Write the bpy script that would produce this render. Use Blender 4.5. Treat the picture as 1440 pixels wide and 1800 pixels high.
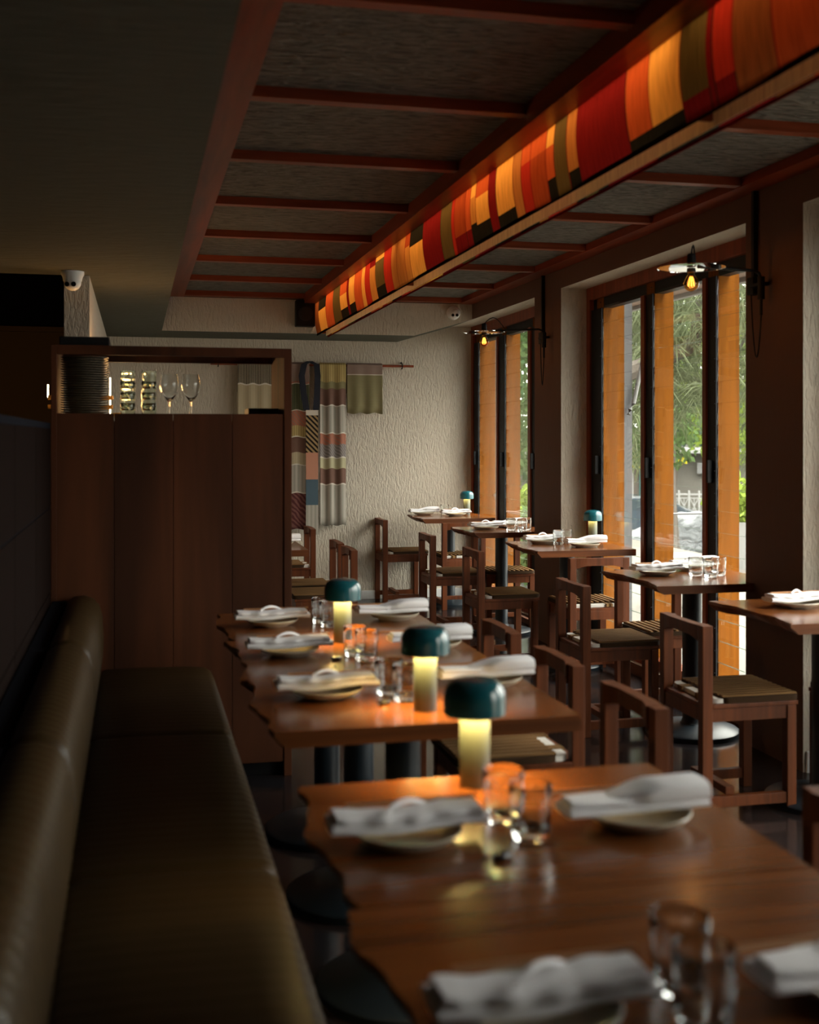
import bpy, bmesh, math, random
from mathutils import Vector, Matrix
PI = math.pi
for o in list(bpy.data.objects): bpy.data.objects.remove(o)
S = bpy.context.scene
C = S.collection

# ------------------------------------------------------------------ camera
cam_d = bpy.data.cameras.new('camera'); cam = bpy.data.objects.new('camera', cam_d); C.objects.link(cam)
cam_d.sensor_fit = 'VERTICAL'; cam_d.sensor_height = 36.0; cam_d.sensor_width = 28.8
cam_d.lens = 41.2; cam_d.shift_y = -130/1800.0
cam.location = (0, 0, 1.415); cam.rotation_euler = (PI/2, 0, -math.atan(481/2060.0))
cam_d.clip_end = 300; cam_d.clip_start = 0.05
cam_d.dof.use_dof = True; cam_d.dof.focus_distance = 8.5; cam_d.dof.aperture_fstop = 2.8
S.camera = cam
# ------------------------------------------------------------------ colour management
S.view_settings.view_transform = 'Standard'; S.view_settings.look = 'None'
S.view_settings.gamma = 1.0; S.view_settings.use_curve_mapping = False
S.view_settings.exposure = 0.0
# ------------------------------------------------------------------ world: bright overcast sky
W = bpy.data.worlds.new('world'); S.world = W; W.use_nodes = True
wn = W.node_tree.nodes; wl = W.node_tree.links; wn.clear()
wo = wn.new('ShaderNodeOutputWorld'); wb = wn.new('ShaderNodeBackground')
wb.inputs['Color'].default_value = (1.0, 0.96, 0.88, 1); wb.inputs['Strength'].default_value = 11.0
# overcast sky: zenith about three times as bright as the horizon
wt = wn.new('ShaderNodeTexCoord'); wx = wn.new('ShaderNodeSeparateXYZ'); wm = wn.new('ShaderNodeMapRange')
wm.inputs['From Min'].default_value = 0.0; wm.inputs['From Max'].default_value = 1.0; wm.inputs['To Min'].default_value = 6.0; wm.inputs['To Max'].default_value = 25.0
wl.new(wt.outputs['Generated'], wx.inputs[0]); wl.new(wx.outputs['Z'], wm.inputs['Value']); wl.new(wm.outputs[0], wb.inputs['Strength'])
wl.new(wb.outputs[0], wo.inputs[0])
# ------------------------------------------------------------------ soft sun from behind the building, falls on the street side only
sd = bpy.data.lights.new('sun', 'SUN'); sd.energy = 1.5; sd.angle = 0.3; sd.color = (1, .95, .85)
sun = bpy.data.objects.new('sun', sd); C.objects.link(sun)
sun.rotation_euler = Vector((0.6, -0.05, -1.1)).to_track_quat('-Z', 'Y').to_euler()
# daylight portals in the window openings (sampling aid only)
for (y0, y1) in ((7.88, 10.12), (4.93, 7.35), (2.0, 4.45), (0.25, 1.52)):
    pd = bpy.data.lights.new('window_portal', 'AREA'); pd.shape = 'RECTANGLE'
    pd.size = y1-y0; pd.size_y = 2.3; pd.cycles.is_portal = True
    p = bpy.data.objects.new('window_portal', pd); C.objects.link(p)
    p.location = (3.3, (y0+y1)/2, 1.25); p.rotation_euler = (PI/2, 0, PI/2)

# ------------------------------------------------------------------ materials
def mat(name, col, rough=0.6, metal=0.0, spec=0.5, coat=0.0):
    m = bpy.data.materials.new(name); m.use_nodes = True
    b = m.node_tree.nodes['Principled BSDF']
    b.inputs['Base Color'].default_value = (*col, 1); b.inputs['Roughness'].default_value = rough
    b.inputs['Metallic'].default_value = metal; b.inputs['Specular IOR Level'].default_value = spec
    b.inputs['Coat Weight'].default_value = coat; b.inputs['Coat Roughness'].default_value = 0.15
    return m
def nt(m): return m.node_tree.nodes, m.node_tree.links, m.node_tree.nodes['Principled BSDF']
def coords(m, scale, kind='Object'):
    n, l, b = nt(m)
    tc = n.new('ShaderNodeTexCoord'); mp = n.new('ShaderNodeMapping'); mp.inputs['Scale'].default_value = scale
    l.new(tc.outputs[kind], mp.inputs['Vector']); return mp
def noise_ramp(m, scale, cols, detail=4, nscale=1.0, dist=0.0, kind='Object', pos=None):
    n, l, b = nt(m); mp = coords(m, scale, kind)
    no = n.new('ShaderNodeTexNoise'); no.inputs['Scale'].default_value = nscale; no.inputs['Detail'].default_value = detail
    no.inputs['Distortion'].default_value = dist
    l.new(mp.outputs[0], no.inputs['Vector'])
    r = n.new('ShaderNodeValToRGB'); cr = r.color_ramp
    if pos is None: pos = [0.3+0.4*i/(len(cols)-1) for i in range(len(cols))]
    cr.elements[0].position = pos[0]; cr.elements[0].color = (*cols[0], 1)
    cr.elements[1].position = pos[-1]; cr.elements[1].color = (*cols[-1], 1)
    for i in range(1, len(cols)-1):
        e = cr.elements.new(pos[i]); e.color = (*cols[i], 1)
    l.new(no.outputs['Fac'], r.inputs[0]); l.new(r.outputs[0], b.inputs['Base Color'])
    return no
def bump(m, src, strength=0.5, dist=0.01):
    n, l, b = nt(m); bp = n.new('ShaderNodeBump'); bp.inputs['Strength'].default_value = strength
    bp.inputs['Distance'].default_value = dist
    l.new(src, bp.inputs['Height']); l.new(bp.outputs[0], b.inputs['Normal'])
def noise(m, scale, nscale=1.0, detail=3, kind='Object', dist=0.0):
    n, l, b = nt(m); mp = coords(m, scale, kind)
    no = n.new('ShaderNodeTexNoise'); no.inputs['Scale'].default_value = nscale; no.inputs['Detail'].default_value = detail
    no.inputs['Distortion'].default_value = dist
    l.new(mp.outputs[0], no.inputs['Vector']); return no
def wood(name, c, axis='x', rough=0.35, var=0.45, fine=70, coat=0.0, long=2.5):
    m = mat(name, c, rough, coat=coat, spec=0.2)
    sc = {'x': (long, fine, fine), 'y': (fine, long, fine), 'z': (fine, fine, long)}[axis]
    lo = tuple(v*(1-var) for v in c); hi = tuple(min(1, v*(1+var)) for v in c)
    no = noise_ramp(m, sc, [lo, c, hi], 5, 0.5, 0.6)
    bump(m, no.outputs['Fac'], 0.12, 0.002)
    return m
M = {}
def render_mat(name, c, big=1.0):
    m = mat(name, c, 0.9, spec=0.2)
    no = noise(m, (110, 110, 30), 0.6, 4, dist=0.6)
    n, l, b = nt(m)
    r = n.new('ShaderNodeValToRGB'); r.color_ramp.elements[0].position = 0.36; r.color_ramp.elements[1].position = 0.56
    l.new(no.outputs['Fac'], r.inputs[0]); bump(m, r.outputs[0], 0.75*big, 0.006)
    return m
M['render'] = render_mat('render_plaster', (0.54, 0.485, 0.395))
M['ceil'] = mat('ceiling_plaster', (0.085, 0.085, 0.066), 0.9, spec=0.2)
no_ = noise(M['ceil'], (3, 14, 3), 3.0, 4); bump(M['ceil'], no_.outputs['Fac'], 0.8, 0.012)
M['brown_paint'] = mat('brown_paint', (0.125, 0.062, 0.038), 0.7, spec=0.25)
no_ = noise(M['brown_paint'], (60, 60, 12), 0.7, 3); bump(M['brown_paint'], no_.outputs['Fac'], 0.3, 0.004)
M['dark_wall'] = mat('dark_brown_wall', (0.16, 0.115, 0.07), 0.8)
M['dark_void'] = mat('blue_black_paint', (0.010, 0.011, 0.016), 0.95, spec=0.05)
M['base'] = mat('baseboard_white', (0.6, 0.6, 0.58), 0.5)
M['coffer_wood'] = wood('coffer_timber', (0.19, 0.032, 0.011), 'y', 0.4, 0.3, 40)
M['coffer_bar'] = wood('coffer_bar_timber', (0.23, 0.05, 0.02), 'x', 0.4, 0.3, 40)
# woven ceiling panel: short dimples
m = mat('woven_panel', (0.26, 0.235, 0.20), 0.85, spec=0.15)
no1 = noise_ramp(m, (14, 60, 14), [(0.11, 0.10, 0.085), (0.17, 0.155, 0.13), (0.21, 0.19, 0.165)], 2, 1.0, 0.6, pos=[0.36, 0.47, 0.62])
bump(m, no1.outputs['Fac'], 1.0, 0.06); M['woven'] = m
M['table'] = wood('table_timber', (0.165, 0.050, 0.0115), 'x', 0.22, 0.42, 26, coat=0.3, long=1.4)
M['table'].node_tree.nodes['Principled BSDF'].inputs['Specular IOR Level'].default_value = 0.42
# live edge band darker
M['table_edge'] = wood('table_edge_timber', (0.14, 0.042, 0.011), 'x', 0.45, 0.4, 40)
M['chair'] = wood('chair_timber', (0.10, 0.026, 0.0065), 'z', 0.5, 0.35, 60)
M['chair'].node_tree.nodes['Principled BSDF'].inputs['Specular IOR Level'].default_value = 0.2
M['walnut'] = wood('panel_timber', (0.085, 0.026, 0.009), 'z', 0.7, 0.6, 9, long=0.9)
M['frame_red'] = wood('window_timber', (0.20, 0.045, 0.017), 'z', 0.4, 0.3, 50)
M['cedar'] = wood('cedar_timber', (0.165, 0.052, 0.003), 'z', 0.8, 0.25, 60)
M['cedar'].node_tree.nodes['Principled BSDF'].inputs['Specular IOR Level'].default_value = 0.1
M['black'] = mat('black_metal', (0.007, 0.007, 0.008), 0.55, 0.0, 0.25)
M['pedestal'] = mat('pedestal_black_metal', (0.010, 0.016, 0.022), 0.4, 0.0, 0.4)
M['grey_metal'] = mat('grey_painted_metal', (0.075, 0.075, 0.08), 0.5)
M['white_metal'] = mat('white_painted_metal', (0.8, 0.8, 0.78), 0.4)
M['pad'] = mat('brown_leather_pad', (0.17, 0.092, 0.036), 0.8, spec=0.1)
n_, l_, b_ = nt(M['pad']); mp_ = coords(M['pad'], (1, 1, 1))
wv = n_.new('ShaderNodeTexWave'); wv.bands_direction = 'X'; wv.inputs['Scale'].default_value = 9.0; wv.inputs['Distortion'].default_value = 0.3
l_.new(mp_.outputs[0], wv.inputs['Vector']); bump(M['pad'], wv.outputs['Fac'], 0.8, 0.01)
M['pad_dark'] = mat('dark_leather', (0.035, 0.018, 0.008), 0.8, spec=0.1)
M['cushion'] = mat('cream_cushion_fabric', (0.62, 0.6, 0.55), 0.85)
M['leather'] = mat('banquette_leather', (0.036, 0.021, 0.007), 0.42, spec=0.2)
no_ = noise(M['leather'], (8, 60, 8), 1.0, 3); bump(M['leather'], no_.outputs['Fac'], 0.25, 0.004)
# floor: near-black polished boards laid on the diagonal
m = mat('dark_floor', (0.018, 0.015, 0.016), 0.16, spec=0.6)
n_, l_, b_ = nt(m); mp_ = coords(m, (1, 1, 1)); mp_.inputs['Rotation'].default_value = (0, 0, math.radians(38))
br = n_.new('ShaderNodeTexBrick'); br.inputs['Scale'].default_value = 1.0; br.inputs['Brick Width'].default_value = 0.9
br.inputs['Row Height'].default_value = 0.14; br.inputs['Mortar Size'].default_value = 0.004
br.inputs['Color1'].default_value = (0.022, 0.014, 0.012, 1); br.inputs['Color2'].default_value = (0.012, 0.011, 0.013, 1)
br.inputs['Mortar'].default_value = (0.003, 0.003, 0.003, 1)
l_.new(mp_.outputs[0], br.inputs['Vector']); l_.new(br.outputs['Color'], b_.inputs['Base Color'])
bump(m, br.outputs['Fac'], -0.3, 0.003); M['floor'] = m
M['napkin'] = mat('white_linen', (0.88, 0.87, 0.89), 0.9, spec=0.1)
no_ = noise(M['napkin'], (1, 1, 1), 35, 3); bump(M['napkin'], no_.outputs['Fac'], 0.35, 0.006)
M['plate'] = mat('cream_glazed_ceramic', (0.52, 0.47, 0.36), 0.3, coat=0.3)
M['stack_plate'] = mat('olive_grey_ceramic', (0.16, 0.13, 0.085), 0.45)
M['stick'] = wood('light_wood', (0.42, 0.2, 0.09), 'x', 0.5, 0.2, 90)
M['rest'] = mat('dark_stone', (0.02, 0.02, 0.022), 0.25)
M['teal'] = mat('teal_enamel', (0.008, 0.10, 0.125), 0.2, coat=0.6)
M['teal_stem'] = mat('grey_teal_enamel', (0.09, 0.108, 0.088), 0.35)
def glassy(name, col=(1, 1, 1), ior=1.45, rough=0.0):
    m = bpy.data.materials.new(name); m.use_nodes = True; n = m.node_tree.nodes; l = m.node_tree.links; n.clear()
    o = n.new('ShaderNodeOutputMaterial'); g = n.new('ShaderNodeBsdfGlass'); g.inputs['Color'].default_value = (*col, 1)
    g.inputs['IOR'].default_value = ior; g.inputs['Roughness'].default_value = rough; l.new(g.outputs[0], o.inputs[0]); return m
M['glass'] = glassy('clear_glass', (0.97, 0.98, 0.98))
M['glass_green'] = glassy('greenish_glass', (0.93, 0.95, 0.9))
def pane(name, tint):
    m = bpy.data.materials.new(name); m.use_nodes = True; n = m.node_tree.nodes; l = m.node_tree.links; n.clear()
    o = n.new('ShaderNodeOutputMaterial'); t = n.new('ShaderNodeBsdfTransparent'); t.inputs[0].default_value = (*tint, 1)
    g = n.new('ShaderNodeBsdfGlossy'); g.inputs['Roughness'].default_value = 0.01
    f = n.new('ShaderNodeFresnel'); x = n.new('ShaderNodeMixShader')
    # thin sheet: same reflectance entering and leaving
    ge = n.new('ShaderNodeNewGeometry'); mr = n.new('ShaderNodeMapRange'); mr.inputs['To Min'].default_value = 1.45; mr.inputs['To Max'].default_value = 1/1.45
    l.new(ge.outputs['Backfacing'], mr.inputs['Value']); l.new(mr.outputs[0], f.inputs['IOR'])
    l.new(f.outputs[0], x.inputs[0]); l.new(t.outputs[0], x.inputs[1]); l.new(g.outputs[0], x.inputs[2]); l.new(x.outputs[0], o.inputs[0]); return m
M['pane'] = pane('window_glass', (0.96, 0.98, 0.97))
M['pane_edge'] = mat('glass_edge', (0.05, 0.09, 0.075), 0.2)
M['amber'] = pane('amber_bulb_glass', (0.95, 0.62, 0.25))
def emis(name, col, s):
    m = bpy.data.materials.new(name); m.use_nodes = True; n = m.node_tree.nodes; l = m.node_tree.links; n.clear()
    o = n.new('ShaderNodeOutputMaterial'); e = n.new('ShaderNodeEmission'); e.inputs[0].default_value = (*col, 1); e.inputs[1].default_value = s
    l.new(e.outputs[0], o.inputs[0]); return m
M['filament'] = emis('glowing_filament', (1.0, 0.5, 0.12), 8)
M['diffuser'] = emis('lamp_diffuser', (1.0, 0.62, 0.22), 5)
M['tube_glow'] = emis('lit_tube', (1.0, 0.8, 0.5), 9)
M['led'] = emis('led_strip', (1.0, 0.6, 0.27), 4.2)
M['brass'] = mat('brass', (0.55, 0.33, 0.1), 0.3, 0.9)
def fabric(name, col, tr=0.65):
    m = bpy.data.materials.new(name); m.use_nodes = True; n = m.node_tree.nodes; l = m.node_tree.links; n.clear()
    o = n.new('ShaderNodeOutputMaterial'); t = n.new('ShaderNodeBsdfTranslucent'); d = n.new('ShaderNodeBsdfDiffuse'); x = n.new('ShaderNodeMixShader')
    tc = n.new('ShaderNodeTexCoord'); mp = n.new('ShaderNodeMapping'); mp.inputs['Scale'].default_value = (1, 90, 6)
    no = n.new('ShaderNodeTexNoise'); no.inputs['Scale'].default_value = 1.5; no.inputs['Detail'].default_value = 3
    l.new(tc.outputs['Object'], mp.inputs[0]); l.new(mp.outputs[0], no.inputs['Vector'])
    r = n.new('ShaderNodeValToRGB'); r.color_ramp.elements[0].position = .3; r.color_ramp.elements[1].position = .7
    r.color_ramp.elements[0].color = tuple(v*.75 for v in col)+(1,); r.color_ramp.elements[1].color = tuple(min(1, v*1.15) for v in col)+(1,)
    l.new(no.outputs['Fac'], r.inputs[0]); l.new(r.outputs[0], t.inputs[0]); l.new(r.outputs[0], d.inputs[0])
    x.inputs[0].default_value = tr; l.new(d.outputs[0], x.inputs[1]); l.new(t.outputs[0], x.inputs[2]); l.new(x.outputs[0], o.inputs[0]); return m
FAB = {'gold': (0.85, 0.43, 0.09), 'amber': (0.62, 0.27, 0.06), 'tan': (0.5, 0.2, 0.05), 'orange': (0.58, 0.11, 0.03), 'red': (0.48, 0.035, 0.02),
       'brick': (0.40, 0.07, 0.02), 'maroon': (0.2, 0.012, 0.012), 'brown': (0.26, 0.08, 0.025), 'olive': (0.13, 0.09, 0.03), 'dark': (0.02, 0.018, 0.012), 'cream': (0.95, 0.75, 0.5)}
for k, v in FAB.items(): M['f_'+k] = fabric('fabric_'+k, v, 0.15 if k == 'cream' else 0.65)
M['foil'] = {}
def leafm(name, col):
    m = fabric(name, col, 0.35); return m

# ------------------------------------------------------------------ mesh helpers
def tag(o, label=None, cat=None, group=None, kind=None):
    if label: o['label'] = label
    if cat: o['category'] = cat
    if group: o['group'] = group
    if kind: o['kind'] = kind
    return o
def obj(name, bm, m, parent=None, smooth=False, loc=None):
    me = bpy.data.meshes.new(name)
    bmesh.ops.recalc_face_normals(bm, faces=bm.faces)
    bm.to_mesh(me); bm.free()
    for mm in (m if isinstance(m, (list, tuple)) else [m]): me.materials.append(mm)
    if smooth:
        for p in me.polygons: p.use_smooth = True
        try: me.set_sharp_from_angle(angle=math.radians(38))
        except Exception: pass
    o = bpy.data.objects.new(name, me); C.objects.link(o)
    if parent: o.parent = parent
    if loc: o.location = loc
    return o
def empty(name, loc=(0, 0, 0), rz=0):
    o = bpy.data.objects.new(name, None); C.objects.link(o); o.location = loc; o.rotation_euler = (0, 0, rz); o.empty_display_size = 0.05; return o
def BM(): return bmesh.new()
def box(bm, x0, x1, y0, y1, z0, z1, bev=0.0, mi=0):
    vs = [bm.verts.new((x, y, z)) for x in (x0, x1) for y in (y0, y1) for z in (z0, z1)]
    fs = [bm.faces.new([vs[i] for i in q]) for q in ((0, 1, 3, 2), (4, 6, 7, 5), (0, 4, 5, 1), (2, 3, 7, 6), (0, 2, 6, 4), (1, 5, 7, 3))]
    for f in fs: f.material_index = mi
    if bev > 0:
        es = set()
        for f in fs: es.update(f.edges)
        bmesh.ops.bevel(bm, geom=list(es), offset=bev, segments=2, affect='EDGES', profile=0.6)
    return bm
def B(*a, **k): return box(BM(), *a, **k)
def lathe(bm, prof, cx=0, cy=0, cz=0, seg=32, close_bottom=True, close_top=True, mi=0, flute=None):
    rings = []
    for (r, z) in prof:
        rg = []
        for i in range(seg):
            a = 2*PI*i/seg; rr = r*(1+(flute(i, z) if flute else 0))
            rg.append(bm.verts.new((cx+rr*math.cos(a), cy+rr*math.sin(a), cz+z)))
        rings.append(rg)
    for a, b in zip(rings, rings[1:]):
        for i in range(seg):
            j = (i+1) % seg; f = bm.faces.new((a[i], a[j], b[j], b[i])); f.material_index = mi
    if close_bottom: f = bm.faces.new(rings[0][::-1]); f.material_index = mi
    if close_top: f = bm.faces.new(rings[-1]); f.material_index = mi
    return bm
def tube(bm, pts, r, seg=10, mi=0):
    pts = [Vector(p) for p in pts]; rs = r if isinstance(r, (list, tuple)) else [r]*len(pts)
    rings = []; up = Vector((0, 0, 1))
    for i, p in enumerate(pts):
        d = (pts[min(i+1, len(pts)-1)]-pts[max(i-1, 0)]).normalized()
        ref = up if abs(d.dot(up)) < 0.95 else Vector((1, 0, 0))
        a = d.cross(ref).normalized(); b = d.cross(a).normalized()
        rings.append([bm.verts.new(p+(a*math.cos(2*PI*k/seg)+b*math.sin(2*PI*k/seg))*rs[i]) for k in range(seg)])
    for A, Bq in zip(rings, rings[1:]):
        for k in range(seg):
            j = (k+1) % seg; f = bm.faces.new((A[k], A[j], Bq[j], Bq[k])); f.material_index = mi
    bm.faces.new(rings[0][::-1]).material_index = mi; bm.faces.new(rings[-1]).material_index = mi
    return bm
def prism(bm, poly, axis, a0, a1, mi=0):
    """extrude a 2D polygon along an axis"""
    def P(u, v, w):
        return {'x': (w, u, v), 'y': (u, w, v), 'z': (u, v, w)}[axis]
    A = [bm.verts.new(P(u, v, a0)) for u, v in poly]; Bq = [bm.verts.new(P(u, v, a1)) for u, v in poly]
    n = len(poly); fs = [bm.faces.new(A[::-1]), bm.faces.new(Bq)]
    for i in range(n): fs.append(bm.faces.new((A[i], A[(i+1) % n], Bq[(i+1) % n], Bq[i])))
    for f in fs: f.material_index = mi
    return bm
def copy_tree(o, parent=None):
    c = o.copy(); C.objects.link(c)
    if parent: c.parent = parent
    for ch in list(o.children): copy_tree(ch, c)
    return c
def arc(c, r, a0, a1, n, plane='xz'):
    out = []
    for i in range(n+1):
        a = a0+(a1-a0)*i/n; u = r*math.cos(a); v = r*math.sin(a)
        out.append((c[0]+u, c[1], c[2]+v) if plane == 'xz' else (c[0]+u, c[1]+v, c[2]) if plane == 'xy' else (c[0], c[1]+u, c[2]+v))
    return out
def struct(name, bm, m, parent=None, smooth=False):
    o = obj(name, bm, m, parent, smooth)
    if not parent: o['kind'] = 'structure'
    return o
random.seed(7)

# ================================================================== STRUCTURE
struct('floor', B(-3.6, 3.0, -2.6, 10.3, -0.08, 0), M['floor'])
struct('wall_back', B(-0.365, 3.0, 10.12, 10.3, 0, 2.9), M['render'])
struct('baseboard_back', B(-0.237, 2.93, 10.104, 10.12, 0, 0.075, bev=0.004), M['base'])
# ceilings
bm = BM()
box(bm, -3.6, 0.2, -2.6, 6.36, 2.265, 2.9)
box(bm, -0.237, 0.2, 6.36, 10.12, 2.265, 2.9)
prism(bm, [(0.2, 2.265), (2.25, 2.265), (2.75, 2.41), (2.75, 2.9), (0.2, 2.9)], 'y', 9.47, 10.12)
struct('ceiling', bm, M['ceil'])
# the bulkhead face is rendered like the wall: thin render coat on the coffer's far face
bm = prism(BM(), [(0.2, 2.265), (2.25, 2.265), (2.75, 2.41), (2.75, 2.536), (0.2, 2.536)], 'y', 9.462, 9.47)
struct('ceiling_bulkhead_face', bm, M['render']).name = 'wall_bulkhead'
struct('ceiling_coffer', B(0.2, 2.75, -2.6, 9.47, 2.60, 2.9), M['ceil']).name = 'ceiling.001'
# window wall: brown painted face towards the room, rendered reveals
def wall_piece(*b):
    bm = B(*b); bmesh.ops.recalc_face_normals(bm, faces=bm.faces)
    for f in bm.faces: f.material_index = 1 if f.normal.x < -0.9 else 0
    return struct('wall_right', bm, [M['render'], M['brown_paint']])
for (y0, y1) in ((7.35, 7.88), (4.45, 4.93), (1.52, 2.0), (-2.6, 0.25)): wall_piece(2.75, 3.02, y0, y1, 0, 2.41)
wall_piece(2.75, 3.02, -2.6, 10.12, 2.41, 2.9)
for (y0, y1) in ((7.88, 10.12), (4.93, 7.35), (2.0, 4.45), (0.25, 1.52)): wall_piece(2.9, 3.02, y0, y1, 0, 0.07)
bm = BM()
for (y, s) in ((7.35, -1), (4.45, -1)): box(bm, 2.76, 2.95, y-0.014, y, 0, 0.09, bev=0.003)
struct('baseboard_right', bm, M['base'])
struct('wall_front', B(-3.6, 3.02, -2.75, -2.6, 0, 2.9), M['dark_wall'])
struct('wall_left', B(-3.75, -3.6, -2.6, 8.5, 0, 2.9), M['dark_wall'])
# low tiled/panelled partition behind the banquette
bm = BM()
box(bm, -0.45, -0.335, -2.6, 4.9, 0, 1.475)
struct('wall_partition', bm, M['dark_void'])
bm = BM(); y = 4.86
pan = mat('dark_panelling', (0.008, 0.004, 0.003), 0.9, spec=0.05)
zs = [0.02, 0.44, 0.805, 1.14, 1.455]
while y > -1.5:
    for z0, z1 in zip(zs, zs[1:]): box(bm, -0.337, -0.33, y-0.70, y-0.006, z0+0.003, z1-0.003, bev=0.002)
    y -= 0.706
struct('trim_1', bm, pan)
# partition wall between kitchen and dining area, and the kitchen recess
struct('wall_pier', B(-0.365, -0.237, 6.36, 10.12, 0, 2.9), M['render'])
struct('wall_kitchen', B(-3.6, -0.365, 8.5, 8.65, 0, 2.16), M['dark_wall'])
struct('wall_kitchen_upper', B(-3.6, -0.365, 8.5, 8.65, 2.18, 2.9), M['dark_void']).name = 'wall_kitchen.001'
struct('trim_2', B(-3.6, -0.365, 8.46, 8.5, 2.15, 2.185), M['dark_wall'])
struct('ceiling_kitchen', B(-3.6, 2.75, -2.6, 10.12, 2.9, 3.0), M['dark_void']).name = 'ceiling.002'

# coffer timber frame
bm = BM()
box(bm, 0.2, 0.37, -2.6, 9.462, 2.536, 2.60); struct('trim_3', bm, M['coffer_wood'])
struct('trim_4', B(1.32, 1.42, -2.6, 9.462, 2.50, 2.60), M['coffer_wood'])
struct('trim_5', B(2.63, 2.75, -2.6, 9.462, 2.536, 2.60), M['coffer_wood'])
struct('trim_6', B(1.42, 1.56, -2.6, 9.462, 2.57, 2.60), M['coffer_wood'])
bars = [9.41, 8.49, 7.56, 6.63, 5.71, 4.78, 3.90, 2.99, 2.08, 1.17, 0.26, -0.65, -1.56]
k = 7
for y in bars:
    bm = BM(); w = 0.026 if y != 9.41 else 0.05
    box(bm, 0.37, 1.32, y-w, y+w, 2.54, 2.60); box(bm, 1.56, 2.63, y-w, y+w, 2.54, 2.60)
    struct('trim_%d' % k, bm, M['coffer_bar']); k += 1
ordn = ['farthest', 'second', 'third', 'fourth', 'fifth', 'sixth', 'seventh', 'eighth']
for side, (x0, x1) in (('left', (0.37, 1.32)), ('right', (1.56, 2.63))):
    for i in range(8):
        y1 = bars[i]-(0.026 if i else 0.05); y0 = bars[i+1]+0.026
        if side == 'right' and i > 7: continue
        o = obj('ceiling_panel', B(x0, x1, y0, y1, 2.578, 2.60), M['woven'])
        tag(o, ('dark grey rippled woven ceiling panel %s of the patchwork light, %s' % (side, 'farthest, against the bulkhead' if i == 0 else ordn[i]+' from the back')), 'ceiling panel', 'woven ceiling panels %s of the light' % side)

# ------------------------------------------------------------------ windows
def window(name, Y0, Y1, bays, grey=True):
    e = empty(name, (0, 0, 0)); e['kind'] = 'structure'
    X0, X1 = 2.93, 3.02
    bm = BM()
    box(bm, X0, X1, Y0, Y1, 2.33, 2.41); box(bm, X0, X1, Y0, Y1, 0.07, 0.13)
    box(bm, X0, X1, Y1-0.055, Y1, 0.13, 2.33); box(bm, X0, X1, Y0, Y0+0.03, 0.13, 2.33)
    obj('frame', bm, M['frame_red'], e)
    obj('head_rail', B(X0+0.03, X1, Y0+0.03, Y1-0.055, 2.26, 2.33), M['black'], e)
    for bi, (r1, r0, b0, g0) in enumerate(bays):
        # r1..r0 red strip, r0..b0 black louvre gallery, b0..g0 glass (going towards the camera)
        if r1 is not None and r1 > r0: obj('mullion', B(X0, X1, r0, r1, 0.13, 2.26), M['frame_red'], e)
        bm = B(X0+0.012, X0+0.018, b0, r0, 0.13, 2.26)
        for q in range(19): tube(bm, [(X0+0.012, b0+0.006, 0.19+0.117*q), (X0+0.004, b0+0.006, 0.19+0.117*q)], 0.003, 6)
        obj('louvre_gallery', bm, M['black'], e)
        if b0 - g0 > 0.2:
            hb = BM(); box(hb, X0-0.02, X0+0.012, b0+0.03, b0+0.045, 1.18, 1.30, bev=0.004); obj('louvre_lever', hb, M['black'], e)
            bm = BM()
            for q in range(19):
                z = 0.135+0.1125*q
                if z > 2.2: break
                x = X0+0.018
                vs = [bm.verts.new(v) for v in ((x, g0, z), (x+0.006, g0, z), (x+0.012, g0, z+0.1135), (x+0.006, g0, z+0.1135),
                                                (x, b0, z), (x+0.006, b0, z), (x+0.012, b0, z+0.1135), (x+0.006, b0, z+0.1135))]
                for ix, qd in enumerate(((0, 1, 2, 3), (4, 7, 6, 5), (0, 4, 5, 1), (2, 6, 7, 3), (0, 3, 7, 4), (1, 5, 6, 2))):
                    f = bm.faces.new([vs[i] for i in qd]); f.material_index = 1 if ix in (2, 3) else 0
            obj('louvre_glass', bm, [M['pane'], M['pane_edge']], e)
            # cedar fin outside, its face towards the camera lit by the street
            dp = 3.10 if bi == 0 else 3.075
            obj('cedar_fin', B(2.956, dp, b0, b0+0.11, 0.0 if 1 else 0, 2.40), M['cedar'], e)
            if bi == 0: obj('outer_post', B(dp, dp+0.055, b0, b0+0.11, 0.0, 2.40), M['grey_metal'], e)
    return e
window('window_1', 7.88, 10.12, [(0, 10.065, 9.93, 9.37), (9.37, 9.33, 9.17, 8.56), (8.56, 8.50, 8.40, 7.96), (0, 7.96, 7.91, 7.90)])
window('window_2', 4.93, 7.35, [(0, 7.295, 7.12, 6.49), (6.49, 6.44, 6.35, 5.71), (5.71, 5.67, 5.58, 5.02), (0, 5.02, 4.96, 4.95)])
W_ = [(None, 4.395, 4.22, 3.59), (3.59, 3.54, 3.45, 2.81), (2.81, 2.77, 2.68, 2.12), (None, 2.12, 2.06, 2.05)]
window('window_3', 2.0, 4.45, W_)
window('added_light_window', 0.25, 1.52, [(None, 1.465, 1.29, 0.66), (0.66, 0.61, 0.52, 0.30)])  # unseen window, added only to let daylight onto the nearest tables

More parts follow.
